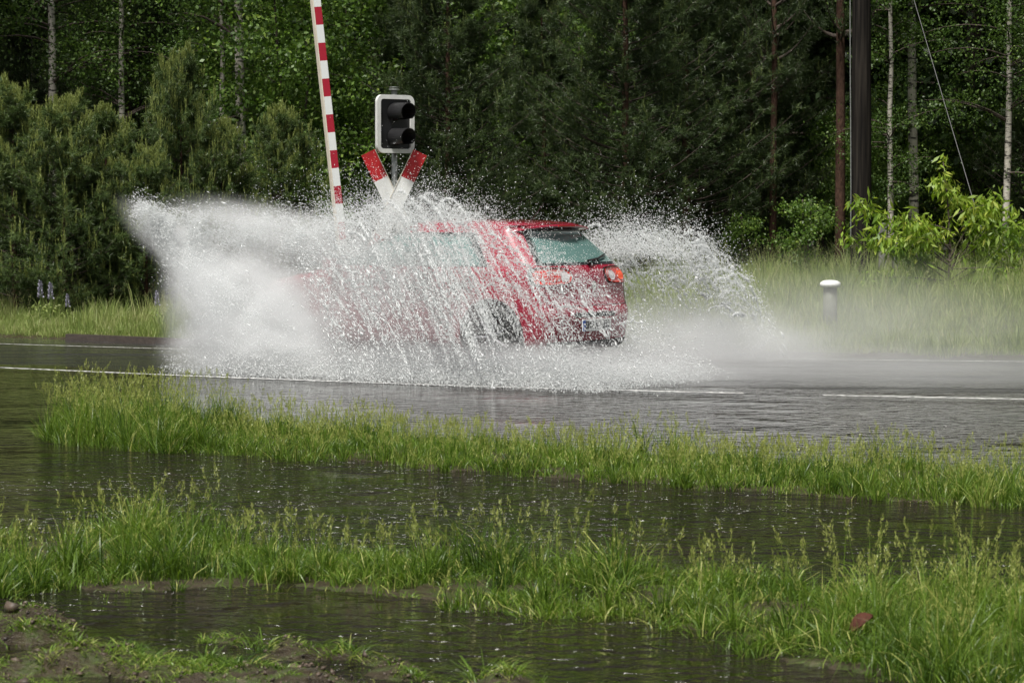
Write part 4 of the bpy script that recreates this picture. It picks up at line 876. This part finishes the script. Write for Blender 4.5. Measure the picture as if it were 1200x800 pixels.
# droplets riding in the jet from the front wheel
def jetdrops(n, p0, d0, p1, d1, r0, sz, a=1.3):
    A, B = np.array(at(*p0, d0)), np.array(at(*p1, d1)); t = rng.beta(a, 1.1, n); ax = unit(B - A); rad = r0 * (1.2 - .85 * t)
    c = A + (B - A) * t[:, None] + rng.normal(0, 1, (n, 3)) * rad[:, None] * .5; kp = (rng.uniform(0, 1, n) < sstep(fbm(c * [9, 9, 9], 66), .38, .6)) & (c[:, 2] > .02); c = c[kp]; m = len(c)
    r_ = rng.lognormal(0, .45, m) * sz; return c, ax + rng.normal(0, .25, (m, 3)), r_ * rng.uniform(1, 4, m), r_
parts.append(jetdrops(60000, (345, 395), 25., (165, 240), 24., .36, .0022)); parts.append(jetdrops(45000, (440, 300), 24.4, (190, 255), 24., .34, .0022, .9)); parts.append(jetdrops(50000, (330, 440), 23.8, (200, 275), 24., .46, .0022, .9))
C = [np.concatenate([p[k] for p in parts]) for k in range(4)]
v, f = drops(*C); tag(mesh('water_spray', v, f, M['drop'], smooth=True), 'white sheet of flying water drops thrown up beside the red car', 'spray', kind='stuff')
p = curtain(75000, FH, (-1.0, 1.9), 1.3, .15, -1, 91, lo=.48, hi=.60, fine=.0029, fs=9., jit=.13); kp = rng.uniform(0, 1, len(p[0])) < np.interp(p[0][:, 2], [0, .5, 1.0, 1.3], [.15, .35, .8, .8]); parts = [thin(p, kp)]
parts.append(strands(700, FH, (-.9, 2.0), 1.3, .12, -1, (.3, .6), .0026, 97, [(-1.0, .3), (-.4, 1), (2, 1)], q1=(.6, .92)))
n = 20000; s = np.clip(rng.normal(.3, .75, n), -1.4, 2); h = np.interp(s, *zip(*FH)); z = h - .30 + rng.gamma(1.8, .10, n); o = .7 + rng.normal(0, .3, n)
parts.append((world(s, -.85 - o, z), rng.normal(0, 1, (n, 3)), rng.lognormal(0, .4, n) * .0058, rng.lognormal(0, .4, n) * .0034))
C = [np.concatenate([p[k] for p in parts]) for k in range(4)]
v, f = drops(*C); tag(mesh('water_spray', v, f, M['drop'], smooth=True), 'fan of hanging water strands behind the rear of the car', 'spray', kind='stuff')

# mist: closed volumes of fine droplets
def mist(name, label, loc, rot, scale, dens, nscale, nmin, edge=1., stretch=(1, 1, 1), soft=(.25, 1.)):
    import bmesh
    bm = bmesh.new(); bmesh.ops.create_icosphere(bm, subdivisions=3, radius=1.); me = bpy.data.meshes.new(name); bm.to_mesh(me); bm.free()
    o = bpy.data.objects.new(name, me); link(o); o.location = loc; o.rotation_euler = rot; o.scale = scale
    m = bpy.data.materials.new(name); m.use_nodes = True; t = m.node_tree; t.nodes.remove(t.nodes['Principled BSDF']); out = t.nodes['Material Output']
    pv = N(t, 'ShaderNodeVolumePrincipled'); pv.inputs['Color'].default_value = (.97, .98, .985, 1); pv.inputs['Anisotropy'].default_value = .25
    tc = N(t, 'ShaderNodeTexCoord'); ln = N(t, 'ShaderNodeVectorMath', operation='LENGTH'); t.links.new(tc.outputs['Object'], ln.inputs[0])
    mr = N(t, 'ShaderNodeMapRange', interpolation_type='SMOOTHERSTEP'); mr.inputs['From Min'].default_value = soft[1]; mr.inputs['From Max'].default_value = soft[0]; t.links.new(ln.outputs['Value'], mr.inputs[0])
    mp = N(t, 'ShaderNodeMapping'); mp.inputs['Scale'].default_value = stretch; t.links.new(tc.outputs['Object'], mp.inputs[0])
    nz = N(t, 'ShaderNodeTexNoise', Scale=nscale, Detail=6., Roughness=.68, Distortion=.5); t.links.new(mp.outputs[0], nz.inputs['Vector'])
    nr_ = N(t, 'ShaderNodeMapRange'); nr_.inputs['From Min'].default_value = .40; nr_.inputs['From Max'].default_value = .62; nr_.inputs['To Min'].default_value = nmin; nr_.inputs['To Max'].default_value = 1.2; t.links.new(nz.outputs['Fac'], nr_.inputs[0])
    mu = N(t, 'ShaderNodeMath', operation='MULTIPLY'); t.links.new(mr.outputs[0], mu.inputs[0]); t.links.new(nr_.outputs[0], mu.inputs[1])
    m2 = N(t, 'ShaderNodeMath', operation='MULTIPLY'); m2.inputs[1].default_value = dens; t.links.new(mu.outputs[0], m2.inputs[0]); t.links.new(m2.outputs[0], pv.inputs['Density'])
    t.links.new(pv.outputs[0], out.inputs['Volume']); me.materials.append(m); return tag(o, label, 'mist', kind='stuff')
def P3(px, py, d): return Vector(at(px, py, d))
# jet from the front wheel outward and up
def jet(label, p0, d0, p1, d1, r0, r1, dens, **kw):
    a0, a1 = P3(*p0, d0), P3(*p1, d1); ax = a1 - a0; q = ax.to_track_quat('X', 'Z').to_euler()
    mist('water_spray', label, (a0 + a1) / 2, q, (ax.length / 2, r0, r1), dens, 3.4, .12, **kw)
jet('fine white jet of mist shooting up and outward from the front wheel', (345, 395), 25.0, (126, 224), 24.0, .34, .32, 13, stretch=(.45, 1, 1))
jet('upper veil of mist between the jet and the sheet of drops', (470, 300), 24.4, (150, 242), 24.0, .4, .36, 5, stretch=(.45, 1, 1))
mist('water_spray', 'mist billowing low in front of the hidden front wheel', P3(300, 412, 23.8), (0, 0, -.2), (1.1, .7, .48), 6.5, 3., .3)
jet('left flank of the mist falling from the jet to the road', (300, 455), 23.6, (185, 250), 24.0, .45, .36, 4.5, stretch=(.5, 1, 1))
mist('water_spray', 'dense cloud of mist hiding the front of the car', P3(300, 372, 24.0), (0, R(20), -.1), (1.1, .7, .78), 9, 3.0, .2)
mist('water_spray', 'mist in front of the car doors', P3(450, 350, 24.0), (0, R(15), -.45), (1.35, .55, .80), 3.6, 3.2, .1)
mist('water_spray', 'low mist where the sheet of water lands', P3(560, 436, 23.3), (0, 0, -.3), (3.1, .8, .36), 4.5, 3.2, .3)
mist('water_spray', 'bank of mist over the road behind the car', P3(810, 415, 26.3), (0, 0, -.25), (2.0, 1.2, .75), 3.6, 2.2, .35, soft=(0, 1))
mist('water_spray', 'thin veil of spray hanging over the wet road on the right', P3(1010, 440, 23.6), (0, 0, -.25), (5.2, 2.4, .42), .6, 1.8, .5, soft=(0, 1))
mist('water_spray', 'thin mist drifting over the right verge', P3(950, 400, 27.0), (0, 0, -.1), (4.6, 2.0, 1.15), .55, 1.8, .4, soft=(0, 1))

# ------------------------------------------------------------------ small things
def deadleaf():
    n = 9; v = []; 
    for i in range(n):
        t = i / (n - 1); wd = .035 * math.sin(math.pi * min(1, .08 + t * .92)) ** .8; zc = .03 * math.sin(t * 3.) + .02 * t
        v += [(t * .13, -wd, zc + .02), (t * .13, 0, zc), (t * .13, wd, zc + .025)]
    f = [(3 * i + j, 3 * i + j + 1, 3 * i + j + 4, 3 * i + j + 3) for i in range(n - 1) for j in range(2)]
    o = mesh('dead_leaf', v, f, M['deadleaf'], smooth=True); sm = o.modifiers.new('s', 'SOLIDIFY'); sm.thickness = .003; return o
dl = deadleaf(); x, d = gx(1000, 8.8), 8.8; dl.scale = (.75,) * 3; dl.location = (x, d, .045); dl.rotation_euler = (R(25), R(-22), .4); tag(dl, 'curled reddish brown dead leaf caught in the near grass', 'dead leaf')
# froth flecks on the water; wide and pale to paint sky glints too
n = 1300; x, d = scatter(n * 2, -5, 6, 8.5, 19, lambda x, d: ((zones(x, d)[0] + zones(x, d)[1] + zones(x, d)[2]) < .2) * (.2 + .8 * (clump(x, d, 71, 1.2) > .52)))
k = len(x); r_ = rng.lognormal(0, .5, k) * .0075; V = []; F_ = []; nn = 8
th = np.arange(nn) / nn * 2 * np.pi; el = rng.uniform(1.2, 3., k)
ring = np.stack([x[:, None] + r_[:, None] * el[:, None] * np.cos(th), d[:, None] + r_[:, None] * np.sin(th) * 1.2, np.full((k, nn), .001)], 2); top = np.stack([x, d, .0015 + r_ * .08], 1)[:, None]
V = np.concatenate([ring, top], 1).reshape(-1, 3); F_ = (np.array([(j, (j + 1) % nn, nn) for j in range(nn)])[None] + (np.arange(k) * (nn + 1))[:, None, None]).reshape(-1, 3)
tag(mesh('foam_glints', V, F_, simple('froth', (.50, .49, .46), .3), smooth=True), 'small pale bubbles, froth flecks and painted sky glints on the brown puddle', 'foam', kind='stuff')
# crumbs of soil and dead bits on the mud
n = 7000; x, d = scatter(n, -2.6, 1.0, 7.6, 10, lambda x, d: zones(x, d)[2] * .9); k = len(x); sz = rng.lognormal(0, .5, k) * .004
c = np.stack([x, d, ground_z(x, d) + sz * .4], 1); v, f = drops(c, rng.normal(0, 1, (k, 3)) * [1, 1, .4], sz * 1.8, sz)
tag(mesh('soil_crumbs', v, f, simple('crumbs', (.07, .05, .035), .6, noise=.8, nscale=9)), 'crumbs of soil and dead plant bits on the muddy bank', 'debris', kind='stuff')
